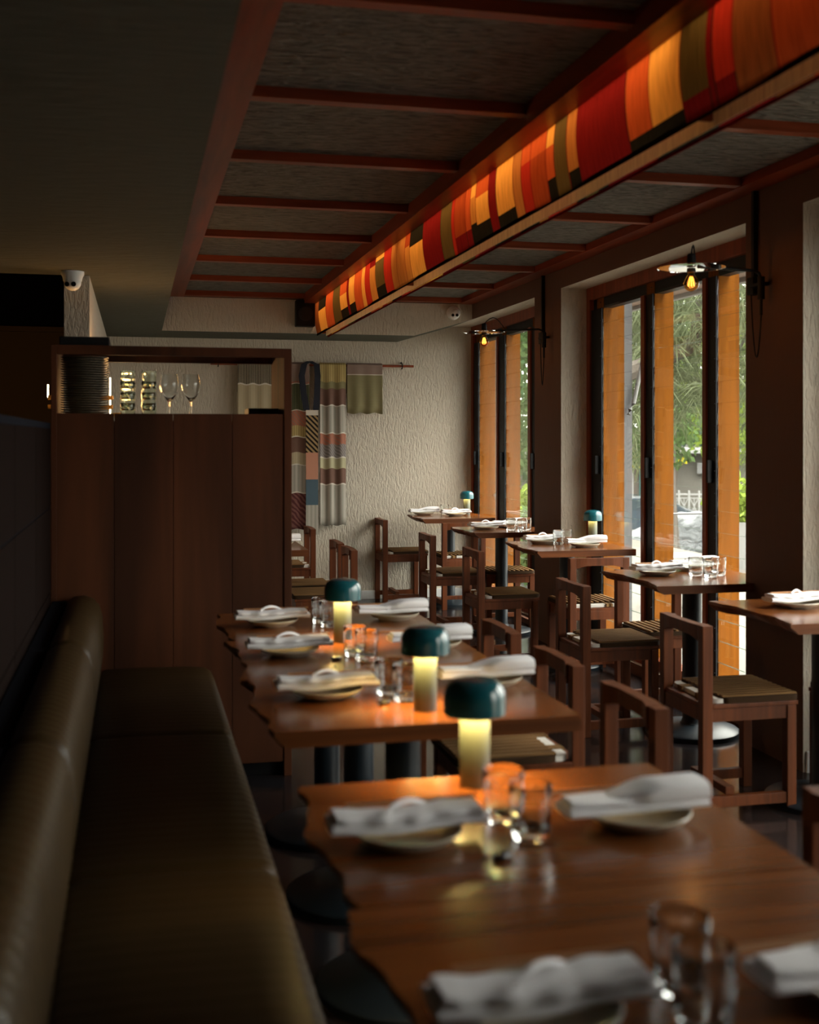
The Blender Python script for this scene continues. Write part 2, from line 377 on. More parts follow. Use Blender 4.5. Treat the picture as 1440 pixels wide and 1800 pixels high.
# ================================================================== PATCHWORK LIGHT
# columns going from the far end towards the camera: (y_far, y_near, [(fraction_from_top, colour), ...])
seg1 = [(9.40, 9.19, [(1, 'brown')]), (9.19, 8.82, [(.40, 'dark'), (1, 'gold')]), (8.82, 8.48, [(1, 'orange')]), (8.48, 8.19, [(1, 'olive')]),
        (8.19, 7.92, [(.42, 'orange'), (.75, 'gold'), (1, 'dark')]), (7.92, 7.84, [(1, 'maroon')]), (7.84, 7.62, [(.74, 'gold'), (1, 'dark')]),
        (7.62, 7.36, [(1, 'orange')]), (7.36, 7.25, [(1, 'gold')]), (7.25, 7.10, [(.25, 'red'), (1, 'red')]), (7.10, 6.93, [(.26, 'maroon'), (1, 'amber')]),
        (6.93, 6.68, [(.2, 'gold'), (.74, 'olive'), (1, 'dark')]), (6.68, 6.47, [(1, 'red')]), (6.47, 6.322, [(1, 'tan')])]
seg2 = [(6.322, 6.12, [(1, 'tan')]), (6.12, 6.01, [(.35, 'brick'), (1, 'amber')]), (6.01, 5.73, [(.38, 'dark'), (1, 'gold')]), (5.73, 5.37, [(1, 'maroon')]), (5.37, 5.17, [(1, 'olive')]),
        (5.17, 5.12, [(1, 'red')]), (5.12, 4.94, [(.75, 'brick'), (1, 'maroon')]), (4.94, 4.86, [(.75, 'orange'), (1, 'maroon')]), (4.86, 4.78, [(.3, 'gold'), (.72, 'amber'), (1, 'dark')]),
        (4.78, 4.60, [(.36, 'orange'), (.74, 'gold'), (1, 'dark')]), (4.60, 4.50, [(1, 'maroon')]), (4.50, 4.28, [(.8, 'gold'), (1, 'dark')]), (4.28, 4.18, [(1, 'tan')]),
        (4.18, 4.07, [(.36, 'orange'), (1, 'red')]), (4.07, 3.90, [(.34, 'orange'), (1, 'brick')]), (3.90, 3.82, [(.33, 'gold'), (.75, 'orange'), (1, 'dark')]),
        (3.82, 3.70, [(1, 'olive')]), (3.70, 3.61, [(.8, 'tan'), (1, 'dark')]), (3.61, 3.22, [(1, 'maroon')]), (3.22, 3.06, [(.83, 'orange'), (1, 'dark')]), (3.06, 2.862, [(.83, 'gold'), (1, 'dark')])]
seg3 = [(2.862, 2.71, [(.8, 'olive'), (1, 'maroon')]), (2.71, 2.68, [(1, 'maroon')]), (2.68, 2.58, [(.78, 'red'), (1, 'maroon')]), (2.58, 2.40, [(1, 'brown')]), (2.40, 2.2, [(1, 'brick')]),
        (2.2, 2.0, [(.8, 'tan'), (1, 'dark')]), (2.0, 1.75, [(1, 'brick')]), (1.75, 1.5, [(.5, 'amber'), (1, 'dark')]), (1.5, 1.2, [(1, 'maroon')])]
FK = list(FAB.keys()); FM = [M['f_'+k] for k in FK]
def sheet(cols, xbase, zt, zb, side):
    bm = BM(); y_a = cols[0][0]; y_b = cols[-1][1]
    def P(y, t):   # t 0 top .. 1 bottom, gently bellied outward
        z = zt+(zb-zt)*t
        return (xbase+side*(0.016*math.sin(PI*t)+0.004*math.sin(y*5.3)*t) + (0.012*t if side < 0 else 0), y, z)
    NT = 20
    for ic, (ya, yb, parts) in enumerate(cols):
        for q in range(NT):
            ta, tb = q/NT, (q+1)/NT; tm = (ta+tb)/2
            c = next(cc for (tt, cc) in parts if tm <= round(tt*NT)/NT+1e-6)
            ysm = yb+min(0.006, (ya-yb)*0.2)
            for (u0, u1, cc) in ((ya, ysm, c), (ysm, yb, 'maroon' if c not in ('maroon', 'dark') else 'dark')):
                f = bm.faces.new([bm.verts.new(P(u0, ta)), bm.verts.new(P(u1, ta)), bm.verts.new(P(u1, tb)), bm.verts.new(P(u0, tb))])
                f.material_index = FK.index(cc)
    # stitched seams
    bmesh.ops.remove_doubles(bm, verts=bm.verts, dist=0.0004)
    return bm
for i, cols in enumerate((seg1, seg2, seg3)):
    ya, yb = cols[0][0], cols[-1][1]
    pos = ['far end, nearest the back wall', 'middle length between the two joints', 'nearest length at the top right'][i]
    root = empty('patchwork_light', (1.46, (ya+yb)/2, 2.25))
    tag(root, 'hanging backlit patchwork fabric ceiling light in reds and golds, '+pos, 'ceiling light', 'lengths of the patchwork ceiling light')
    def loc(o): o.location = (-1.46, -(ya+yb)/2, -2.25); return o
    loc(obj('fabric_side', sheet(cols, 1.415, 2.53, 2.248, -1), FM, root, smooth=True))
    cols2 = [(a, b, p[::1]) for (a, b, p) in cols]
    loc(obj('fabric_side', sheet(cols2, 1.515, 2.53, 2.238, 1), FM, root, smooth=True))
    lin = BM(); box(lin, 1.500, 1.504, yb, ya, 2.244, 2.53); o = loc(obj('lining', lin, M['f_cream'], root)); o['label'] = 'pale cream lining inside the right side'
    hm = BM(); box(hm, 1.425, 1.431, yb, ya, 2.243, 2.257); loc(obj('hem', hm, M['f_dark'], root))
    hm = BM(); box(hm, 1.512, 1.518, yb, ya, 2.233, 2.241); loc(obj('hem', hm, M['f_maroon'], root))
    for yy in (yb+0.002, ya-0.006): loc(obj('end_cap', B(1.428, 1.498, yy, yy+0.004, 2.26, 2.53), M['f_brown'], root))
    ld = BM(); box(ld, 1.452, 1.480, yb+0.04, ya-0.04, 2.505, 2.522); loc(obj('light_strip', ld, M['led'], root))
    ad = bpy.data.lights.new('strip_light', 'AREA'); ad.shape = 'RECTANGLE'; ad.size = 0.03; ad.size_y = (ya-yb)-0.1
    ad.energy = (0.7, 0.6, 0.15)[i]*(ya-yb); ad.color = (1, 0.62, 0.30)
    ao = bpy.data.objects.new('strip_light', ad); C.objects.link(ao); ao.parent = root; ao.location = (0.005, 0, 0.252)

# ================================================================== SPEAKER, CAMERAS
e = empty('speaker', (1.33, 9.461, 2.415)); tag(e, 'black wall speaker on the bulkhead beside the far end of the patchwork light', 'speaker')
obj('housing', B(-0.077, 0.077, -0.09, 0, -0.10, 0.11, bev=0.006), M['black'], e)
o = obj('speaker_cone', lathe(BM(), [(0.0, 0), (0.055, 0), (0.06, 0.006), (0.05, 0.008), (0.02, 0.003)][1:], seg=28), M['pedestal'], e, True); o.rotation_euler = (PI/2, 0, 0); o.location = (0, -0.09, 0)
def cctv(loc, rx, label):
    e = empty('security_camera', loc); tag(e, label, 'camera')
    o = obj('base', lathe(BM(), [(0.058, 0), (0.058, -0.016), (0.050, -0.028), (0.046, -0.05)], seg=32), M['white_metal'], e, True); o.rotation_euler = rx
    prof = [(0.002, -0.098)]+[(0.043*math.cos(a), -0.055+0.043*math.sin(a)) for a in [(-80+10*q)*PI/180 for q in range(0, 17)]]
    o = obj('ball', lathe(BM(), prof, seg=28), M['white_metal'], e, True); o.rotation_euler = rx
    # lenses point to the camera side and down
    cen = Matrix.Rotation(rx[0], 4, 'X') @ Vector((0, 0, -0.055))
    d = Vector((-0.25, -1, -0.35)).normalized(); side = d.cross(Vector((0, 0, 1))).normalized()
    for s in (-1, 1):
        c = cen+d*0.0385+side*s*0.017
        obj('lens', tube(BM(), [c, c+d*0.006], 0.0125, 16), M['black'], e)
    return e
cctv((-0.315, 6.22, 2.265), (0, 0, 0), 'white dome security camera hanging from the left ceiling by the pier')
cctv((2.585, 9.462, 2.462), (-1.3, 0, 0), 'white dome security camera on the bulkhead right of the patchwork light')

# ================================================================== SCONCES
def sconce(by, hx, hy, label, hoop=1.0):
    e = empty('wall_sconce', (2.75, by, 2.1)); tag(e, label, 'wall light', 'swing-arm wall lights between the windows')
    def L(p): return Vector(p)-Vector((2.75, by, 2.1))
    obj('conduit', B(-0.022, 0, -0.011, 0.011, 0.02, 0.436), M['black'], e)
    obj('wall_bracket', B(-0.035, 0, -0.028, 0.028, -0.035, 0.045, bev=0.004), M['black'], e)
    ky = by-0.125
    obj('pivot', tube(BM(), [L((2.70, ky, 2.03)), L((2.70, ky, 2.13))], 0.016, 14), M['black'], e)
    st = BM(); box(st, -0.05, -0.01, -0.125, -0.01, -0.005, 0.008); obj('bracket_strap', st, M['black'], e)
    head = Vector((hx, hy, 2.155)); k = Vector((2.70, ky, 2.155)); d = (head-k).normalized()
    arm = [(2.70, ky, 1.96), (2.70, ky, 2.12), tuple(Vector((2.70, ky, 2.145))+d*0.012), tuple(k+d*0.035), tuple(k+d*0.10), tuple(head-d*0.035)]
    obj('arm', tube(BM(), [L(p) for p in arm], 0.007, 10), M['black'], e, True)
    h = L(head)
    obj('socket', lathe(BM(), [(0.02, 0.0), (0.022, 0.006), (0.018, 0.01), (0.018, 0.045), (0.012, 0.052)], h.x, h.y, h.z+0.002, 20), M['black'], e, True)
    obj('collar', lathe(BM(), [(0.017, 0), (0.019, 0.004), (0.019, 0.014), (0.016, 0.018)], h.x, h.y, h.z-0.026, 20), M['black'], e, True)
    o = obj('disc_shade', lathe(BM(), [(0.145, 0.0), (0.145, 0.002), (0.02, 0.008), (0.02, 0.006)][::1], h.x, h.y, h.z-0.008, 40, False, False), M['disc'], e, True)
    bp = [(0.012, 0)]+[(0.013, -0.012), (0.024, -0.03), (0.0295, -0.048), (0.027, -0.064), (0.016, -0.078), (0.004, -0.084)]
    obj('bulb', lathe(BM(), [(r_*1.12, z_) for r_, z_ in bp], h.x, h.y, h.z-0.026, 24), M['amber'], e, True)
    fb = BM()
    for a in range(6):
        aa = a*PI/3; c, s = math.cos(aa), math.sin(aa)
        tube(fb, [(h.x+0.006*c, h.y+0.006*s, h.z-0.045), (h.x+0.013*c, h.y+0.013*s, h.z-0.085)], 0.0012, 5)
    obj('filament', fb, M['filament'], e)
    # cable: hoop from the socket to the arm, loop under the bracket
    s0 = head+Vector((0, 0, 0.05)); pts = [s0]
    for q in range(1, 9):
        t = q/8; pts.append(s0+d*(-0.17*t)*hoop+Vector((0, 0, 0.06*math.sin(PI*min(1, t*1.15)) - 0.045*t)))
    obj('cable', tube(BM(), [L(p) for p in pts], 0.0032, 6), M['black'], e, True)
    lp = []
    for q in range(17):
        t = q/16; lp.append((2.72-0.02*t, by-0.002-0.123*t, 2.065-0.235*math.sin(PI*t)**0.8-0.10*t))
    obj('cable', tube(BM(), [L(p) for p in lp], 0.0032, 6), M['black'], e, True)
    pl = bpy.data.lights.new('bulb_light', 'POINT'); pl.energy = 0.8; pl.color = (1, .55, .2); pl.shadow_soft_size = 0.02
    po = bpy.data.objects.new('bulb_light', pl); C.objects.link(po); po.parent = e; po.location = (h.x, h.y, h.z-0.075)
M['disc'] = mat('polished_disc', (0.75, 0.75, 0.75), 0.06, 1.0)
sconce(4.83, 2.33, 4.64, 'black swing-arm bulb light on the nearer pillar, in front of the larger window', 0.15)
sconce(7.673, 2.35, 7.79, 'black swing-arm bulb light on the far pillar, in front of the farther window')

# ================================================================== BANQUETTE
def sweep_y(prof, y0, y1, rib=0.0, pitch=0.045, step=None):
    bm = BM(); n = max(2, int((y1-y0)/(pitch/4))) if rib else 2
    cx = sum(p[0] for p in prof)/len(prof); cz = sum(p[1] for p in prof)/len(prof); rings = []
    for i in range(n+1):
        y = y0+(y1-y0)*i/n; t = min(i, n-i)/max(1, n)
        endr = 0.0
        if rib: 
            dd = min(y-y0, y1-y); endr = max(0, 1-dd/0.03)**2*0.018
        s = -rib*abs(math.sin(PI*y/pitch))**0.5*-1
        rg = []
        for (x, z) in prof:
            v = Vector((x-cx, z-cz)); L = v.length or 1
            k = (s-rib-endr)/L
            rg.append(bm.verts.new((x+v.x*k, y, z+v.y*k)))
        rings.append(rg)
    m = len(prof)
    for a, b in zip(rings, rings[1:]):
        for j in range(m): bm.faces.new((a[j], a[(j+1) % m], b[(j+1) % m], b[j]))
    bm.faces.new(rings[0]); bm.faces.new(rings[-1][::-1]); return bm
seatp = [(-0.16, 0.30), (0.27, 0.30), (0.30, 0.33), (0.312, 0.38), (0.312, 0.43), (0.30, 0.46), (0.275, 0.475), (0.20, 0.482), (0.0, 0.485), (-0.12, 0.482), (-0.15, 0.47), (-0.16, 0.45)]
backp = [(-0.27, 0.49), (-0.145, 0.49), (-0.128, 0.54), (-0.125, 0.62), (-0.130, 0.70), (-0.142, 0.745), (-0.165, 0.772), (-0.20, 0.785), (-0.24, 0.782), (-0.262, 0.765), (-0.27, 0.74)]
secs = [(3.775, 4.895, 'farthest section, against the timber cabinet'), (2.585, 3.77, 'middle section beside the three joined tables'), (1.40, 2.58, 'nearer section beside the near tables'), (0.1, 1.395, 'section at the bottom edge of the photo')]
for y0, y1, w in secs:
    e = empty('banquette', (0.0, (y0+y1)/2, 0)); tag(e, 'dark brown channel-stitched leather bench, '+w, 'bench', 'banquette sections')
    def loc(o): o.location = (0, -(y0+y1)/2, 0); return o
    loc(obj('seat', sweep_y(seatp, y0, y1, 0.003, 0.05), M['leather'], e, True))
    loc(obj('backrest', sweep_y(backp, y0, y1, 0.0035, 0.05), M['leather'], e, True))
    loc(obj('base', B(-0.325, 0.24, y0, y1, 0.0, 0.298), M['dark_void'], e))
    loc(obj('ledge', B(-0.325, -0.272, y0, y1, 0.298, 0.76), M['dark_void'], e))

# ================================================================== SERVICE CABINET
e = empty('service_cabinet', (0.16, 5.1, 0)); tag(e, 'tall dark timber cabinet with open glassware shelf on top, at the end of the bench', 'cabinet')
def loc(o): o.location = (-0.16, -5.1, 0); return o
bm = BM(); xs = [-0.31, -0.085, 0.15, 0.39, 0.605]
for a, b in zip(xs, xs[1:]): box(bm, a, b-0.002, 4.905, 4.925, 0.06, 1.515, bev=0.0015)
loc(obj('front_panel', bm, M['walnut'], e))
loc(obj('countertop', B(-0.31, 0.605, 4.925, 5.36, 1.46, 1.485), M['walnut'], e))
loc(obj('side_panel', B(0.605, 0.637, 4.9, 5.38, 0.0, 1.79, bev=0.002), M['walnut'], e))
loc(obj('side_panel', B(-0.332, -0.31, 4.9, 5.38, 0.0, 1.79, bev=0.002), M['walnut'], e))
loc(obj('top_rail', B(-0.31, 0.605, 4.9, 4.925, 1.752, 1.79, bev=0.002), M['walnut'], e))
loc(obj('top_rail', B(-0.31, 0.605, 5.35, 5.38, 1.752, 1.79, bev=0.002), M['walnut'], e))
loc(obj('back_panel', B(-0.31, 0.605, 5.36, 5.38, 0.06, 1.46), M['walnut'], e))
loc(obj('plinth', B(-0.31, 0.605, 4.94, 5.34, 0.0, 0.06), M['black'], e))
tag(obj('tray', B(-0.30, -0.105, 4.91, 5.37, 1.79, 1.825, bev=0.004), M['black']), 'flat black tray lying on top of the timber cabinet above the plate stack', 'tray')
e = empty('folder', (0.53, 5.14, 1.485)); tag(e, 'pair of flat black folders at the right end of the cabinet shelf', 'folder')
obj('cover', B(-0.075, 0.07, -0.10, 0.10, 0, 0.03, bev=0.003), M['black'], e); obj('cover', B(-0.06, 0.068, -0.09, 0.09, 0.031, 0.058, bev=0.003), M['black'], e)
# plates stack
pp = [(0.035, 0), (0.045, 0.0), (0.09, 0.006), (0.0965, 0.0085), (0.0965, 0.0095), (0.088, 0.0088), (0.045, 0.004), (0.035, 0.003)]
first = obj('stacked_plate', lathe(BM(), pp, seg=36), M['stack_plate'], None, True)
plabs = 'olive grey ceramic plate in the tall stack at the left of the cabinet shelf'
for q in range(27):
    o = first if q == 0 else first.copy()
    if q: C.objects.link(o)
    o.location = (-0.207+random.uniform(-.0015, .0015), 5.05, 1.4851+q*0.0098)
    ON = ['first', 'second', 'third', 'fourth', 'fifth', 'sixth', 'seventh', 'eighth', 'ninth', 'tenth', 'eleventh', 'twelfth', 'thirteenth']
    plabs = 'olive grey plate in the tall shelf stack, '+('exactly in the middle' if q == 13 else (ON[q]+' from the bottom' if q < 13 else ON[26-q]+' from the top')).replace('first from the bottom', 'bottom one').replace('first from the top', 'topmost one')
    tag(o, plabs, 'plate', 'stacked plates on the cabinet')
tum = [(0.030, 0.0), (0.036, 0.006), (0.040, 0.10), (0.0385, 0.10), (0.034, 0.01), (0.028, 0.008)]
def tumbler_bm(r=0.036, h=0.09):
    fl = lambda i, z: (0.02 if i % 4 < 2 else -0.005) if 0.012 < z < h*0.72 else 0
    prof = [(r*0.80, 0), (r*0.88, 0.004), (r*0.90, 0.014), (r*0.94, h*0.4), (r*0.97, h*0.7), (r, h*0.78), (r, h-0.002), (r*0.985, h), (r*0.955, h-0.002), (r*0.93, h*0.7), (r*0.87, 0.02), (r*0.78, 0.014)]
    return lathe(BM(), prof, seg=48, flute=fl)
g0 = obj('stacked_tumbler', tumbler_bm(0.031, 0.075), M['glass_green'], None, True)
cnt = 0
for (x, n, w) in ((-0.033, 4, 'left'), (0.054, 4, 'right')):
    for q in range(n):
        o = g0 if cnt == 0 else g0.copy()
        if cnt: C.objects.link(o)
        cnt += 1; o.location = (x, 5.08, 1.4855+q*0.046)
        lv = ['lowest', 'second', 'third', 'topmost'][q]
        tag(o, 'greenish drinking glass in the %s glass stack on the cabinet shelf, %s of its stack' % (w, lv), 'glass', 'stacked tumblers on the cabinet')
wp = [(0.034, 0), (0.034, 0.002), (0.006, 0.006), (0.0045, 0.03), (0.0045, 0.082), (0.012, 0.09), (0.030, 0.115), (0.0405, 0.145), (0.040, 0.165), (0.033, 0.20), (0.0315, 0.20), (0.0385, 0.165), (0.039, 0.146), (0.029, 0.117), (0.010, 0.093), (0.003, 0.091)]
for q, (x, w) in enumerate(((0.138, 'left'), (0.228, 'right'))):
    o = obj('wine_glass', lathe(BM(), wp, seg=36), M['glass'], None, True, (x, 5.06, 1.4855)); tag(o, 'clear stemmed wine glass on the cabinet shelf, %s one of the pair' % w, 'wine glass', 'wine glasses on the cabinet')
# lit wall tubes on the pier behind the cabinet
for (x, zt, w) in ((-0.135, 1.74, 'seen right of the plate stack'), (-0.455, 1.70, 'peeking out left of the plate stack')):
    s = 1 if x > -0.3 else -1; px_ = -0.237 if s > 0 else -0.365
    e = empty('tube_light', (px_, 6.5, 1.6)); tag(e, 'small lit tube wall light with brass clips, '+w, 'wall light')
    dx = x-px_
    obj('tube', tube(BM(), [(dx, 0, -0.12 if s > 0 else 0.03), (dx, 0, zt-1.6)], 0.004, 12), M['tube_glow'], e, True)
    for dz in (0.02, -0.04+0.01): obj('clip', B(min(0, dx), max(0, dx)+0.014, -0.012, 0.012, dz, dz+0.022), M['brass'], e)
    if s > 0: obj('bracket', B(dx+0.014, dx+0.06, -0.01, 0.01, -0.07, -0.05), M['brass'], e)
    pl = bpy.data.lights.new('tube_lamp', 'POINT'); pl.energy = 9 if s > 0 else 5.0; pl.color = (1, .5, .16); pl.shadow_soft_size = 0.05
    po = bpy.data.objects.new('tube_lamp', pl); C.objects.link(po); po.parent = e; po.location = (dx+0.06*s, 0, 0.02)

# ================================================================== TEXTILES ON THE BACK WALL
e = empty('hanging_rail', (1.5, 10.05, 2.047)); tag(e, 'slim red-brown timber rail carrying woven textiles on the back wall', 'rail')
obj('rod', tube(BM(), [(-0.885, 0, 0), (0.883, 0, 0)], 0.011, 14), M['frame_red'], e, True)
for x in (-0.82, 0.78):
    o = obj('hook', tube(BM(), [(x, 0.07, 0.03), (x, 0.03, 0.032), (x, 0, 0.02), (x, -0.018, 0), (x, 0, -0.02), (x, 0.02, -0.022)], 0.006, 8), M['black'], e)
def stripemat(name, c1, c2, scale, axis='X', dist=0.2):
    m = mat(name, c1, 0.9, spec=0.1); n, l, b = nt(m); mp = coords(m, (1, 1, 1))
    w = n.new('ShaderNodeTexWave'); w.bands_direction = axis; w.inputs['Scale'].default_value = scale; w.inputs['Distortion'].default_value = dist
    r = n.new('ShaderNodeValToRGB'); r.color_ramp.elements[0].color = (*c1, 1); r.color_ramp.elements[1].color = (*c2, 1)
    r.color_ramp.elements[0].position = .35; r.color_ramp.elements[1].position = .65
    l.new(mp.outputs[0], w.inputs['Vector']); l.new(w.outputs['Fac'], r.inputs[0]); l.new(r.outputs[0], b.inputs['Base Color']); return m
T = {
 'navy': mat('t_navy', (0.008, 0.009, 0.018), 0.9), 'white': mat('t_white', (0.55, 0.5, 0.42), 0.9), 'mauve': mat('t_mauve', (0.22, 0.15, 0.12), 0.9),
 'olive': stripemat('t_olive', (0.17, 0.15, 0.075), (0.22, 0.19, 0.10), 40, 'Z'), 'yellow': stripemat('t_yellow', (0.42, 0.32, 0.13), (0.30, 0.22, 0.09), 16),
 'brown': mat('t_brown', (0.13, 0.065, 0.045), 0.9), 'grey': stripemat('t_grey', (0.28, 0.26, 0.22), (0.36, 0.33, 0.28), 9), 'rust': stripemat('t_rust', (0.36, 0.13, 0.08), (0.28, 0.14, 0.10), 18, 'DIAGONAL'),
 'dgrey': stripemat('t_dgrey', (0.16, 0.14, 0.13), (0.24, 0.21, 0.20), 22, 'DIAGONAL'), 'lolive': mat('t_lolive', (0.36, 0.33, 0.2), 0.9), 'cream': stripemat('t_cream', (0.45, 0.38, 0.25), (0.33, 0.27, 0.17), 22),
 'bw': stripemat('t_bw', (0.03, 0.025, 0.02), (0.3, 0.25, 0.18), 24), 'green': stripemat('t_green', (0.045, 0.05, 0.025), (0.11, 0.11, 0.06), 22), 'dred': stripemat('t_dred', (0.08, 0.025, 0.025), (0.16, 0.07, 0.06), 14, 'DIAGONAL', 4.0),
 'blue': mat('t_blue', (0.05, 0.085, 0.11), 0.9), 'pink': mat('t_pink', (0.42, 0.19, 0.12), 0.9), 'zebra': stripemat('t_zebra', (0.015, 0.012, 0.01), (0.3, 0.2, 0.1), 14, 'DIAGONAL')}
TK = list(T.keys()); TM = [T[k] for k in TK]
def cloth(name, x0, x1, zt, bands, label, y=10.05, amp=0.012, folds=3, ph=0.0, xshift=None, back=0.25, group=None):
    """draped over the rod: front falls to the bands, a short back falls behind"""
    bm = BM(); nx = 40; rows = []
    rows.append((zt-back, 0.022, bands[0][1])); rows.append((zt-0.02, 0.016, bands[0][1])); rows.append((zt+0.012, 0.004, bands[0][1]))
    z = zt; rows.append((zt-0.004, -0.016, bands[0][1]))
    for (zb, c) in bands:
        n = max(1, int((z-zb)/0.06))
        for q in range(1, n+1): rows.append((z+(zb-z)*q/n, -0.017, c))
        z = zb
    V = []
    zb = bands[-1][0]
    for (z, dy, c) in rows:
        r = []
        for i in range(nx+1):
            t = i/nx; f = 0 if dy > 0 else min(1, (zt-z)/0.4+0.1)
            yy = y+dy-amp*f*(0.5+0.5*math.sin(2*PI*folds*t+ph+z*0.8))
            xx = x0+(x1-x0)*t + (xshift(z, t) if xshift else 0)
            zz = z + (0.006*math.sin(2*PI*folds*t+ph) if dy <= 0 and z < zt-0.1 else 0) + 0.012*t*0
            r.append(bm.verts.new((xx, yy, zz)))
        V.append(r)
    for k in range(len(V)-1):
        for i in range(nx):
            f = bm.faces.new((V[k][i], V[k][i+1], V[k+1][i+1], V[k+1][i])); f.material_index = TK.index(rows[k+1][2])
    o = obj(name, bm, TM, None, True); tag(o, label, 'textile', group or 'woven textiles on the back wall rail')
    sm = o.modifiers.new('thickness', 'SOLIDIFY'); sm.thickness = 0.003; sm.offset = 0
    return o
cloth('hanging_textile', 0.84, 1.155, 2.055, [(1.88, 'bw'), (1.868, 'white'), (1.40, 'cream')], 'short cream and black striped cloth on the rail, seen through the cabinet shelf', amp=.008)
cloth('hanging_textile', 1.165, 1.455, 2.055, [(1.90, 'mauve'), (1.885, 'rust'), (1.878, 'white'), (1.655, 'green'), (1.648, 'white'), (1.52, 'rust'), (1.43, 'yellow'), (1.42, 'white'), (1.29, 'brown'), (1.19, 'cream'), (1.18, 'white'), (0.95, 'grey'), (0.94, 'white'), (0.63, 'dred')],
      'long banded cloth on the rail just right of the cabinet, ending in dark red diamonds', amp=.006, folds=2)
cloth('hanging_textile', 1.545, 1.775, 2.055, [(1.90, 'yellow'), (1.84, 'olive'), (1.70, 'brown'), (1.69, 'white'), (1.46, 'grey'), (1.45, 'white'), (1.36, 'rust'), (1.25, 'dgrey'), (1.24, 'white'), (1.15, 'lolive'), (1.02, 'brown'), (1.01, 'white'), (0.66, 'grey')],
      'long banded cloth on the rail with yellow top and grey lower end', amp=.02, folds=2.4, ph=1.0)
cloth('hanging_textile', 1.785, 2.10, 2.055, [(1.97, 'mauve'), (1.963, 'white'), (1.63, 'olive')], 'short olive cloth at the right end of the wall rail', amp=.014, folds=2.5, ph=2)
# navy sash: a loop over the rod continuing as a narrow strip
bm = BM()
def ribbon(bm, pts, w, mi):
    prev = None
    for p in pts:
        a = bm.verts.new((p[0]-w/2, p[1], p[2])); b = bm.verts.new((p[0]+w/2, p[1], p[2]))
        if prev: bm.faces.new((prev[0], a, b, prev[1])).material_index = mi
        prev = (a, b)
ribbon(bm, [(1.455, 10.015, 2.075), (1.408, 10.01, 2.05), (1.385, 10.0, 1.95), (1.40, 9.99, 1.80), (1.425, 9.985, 1.655)], 0.052, TK.index('navy'))
ribbon(bm, [(1.455, 10.012, 2.075), (1.515, 10.005, 2.045), (1.522, 9.99, 1.95), (1.515, 9.98, 1.80), (1.505, 9.975, 1.655)], 0.052, TK.index('navy'))
z = 1.655
for zb, c in ((1.61, 'white'), (1.29, 'zebra'), (1.06, 'pink'), (0.84, 'blue'), (0.585, 'grey')):
    ribbon(bm, [(1.472+0.0*z, 9.982, z), (1.472, 9.982, zb)], 0.105 if c != 'navy' else .05, TK.index(c)); z = zb
o = obj('sash', bm, TM); tag(o, 'narrow sash with a navy loop at the top hanging over the middle of the rail', 'textile')
sm = o.modifiers.new('thickness', 'SOLIDIFY'); sm.thickness = 0.004

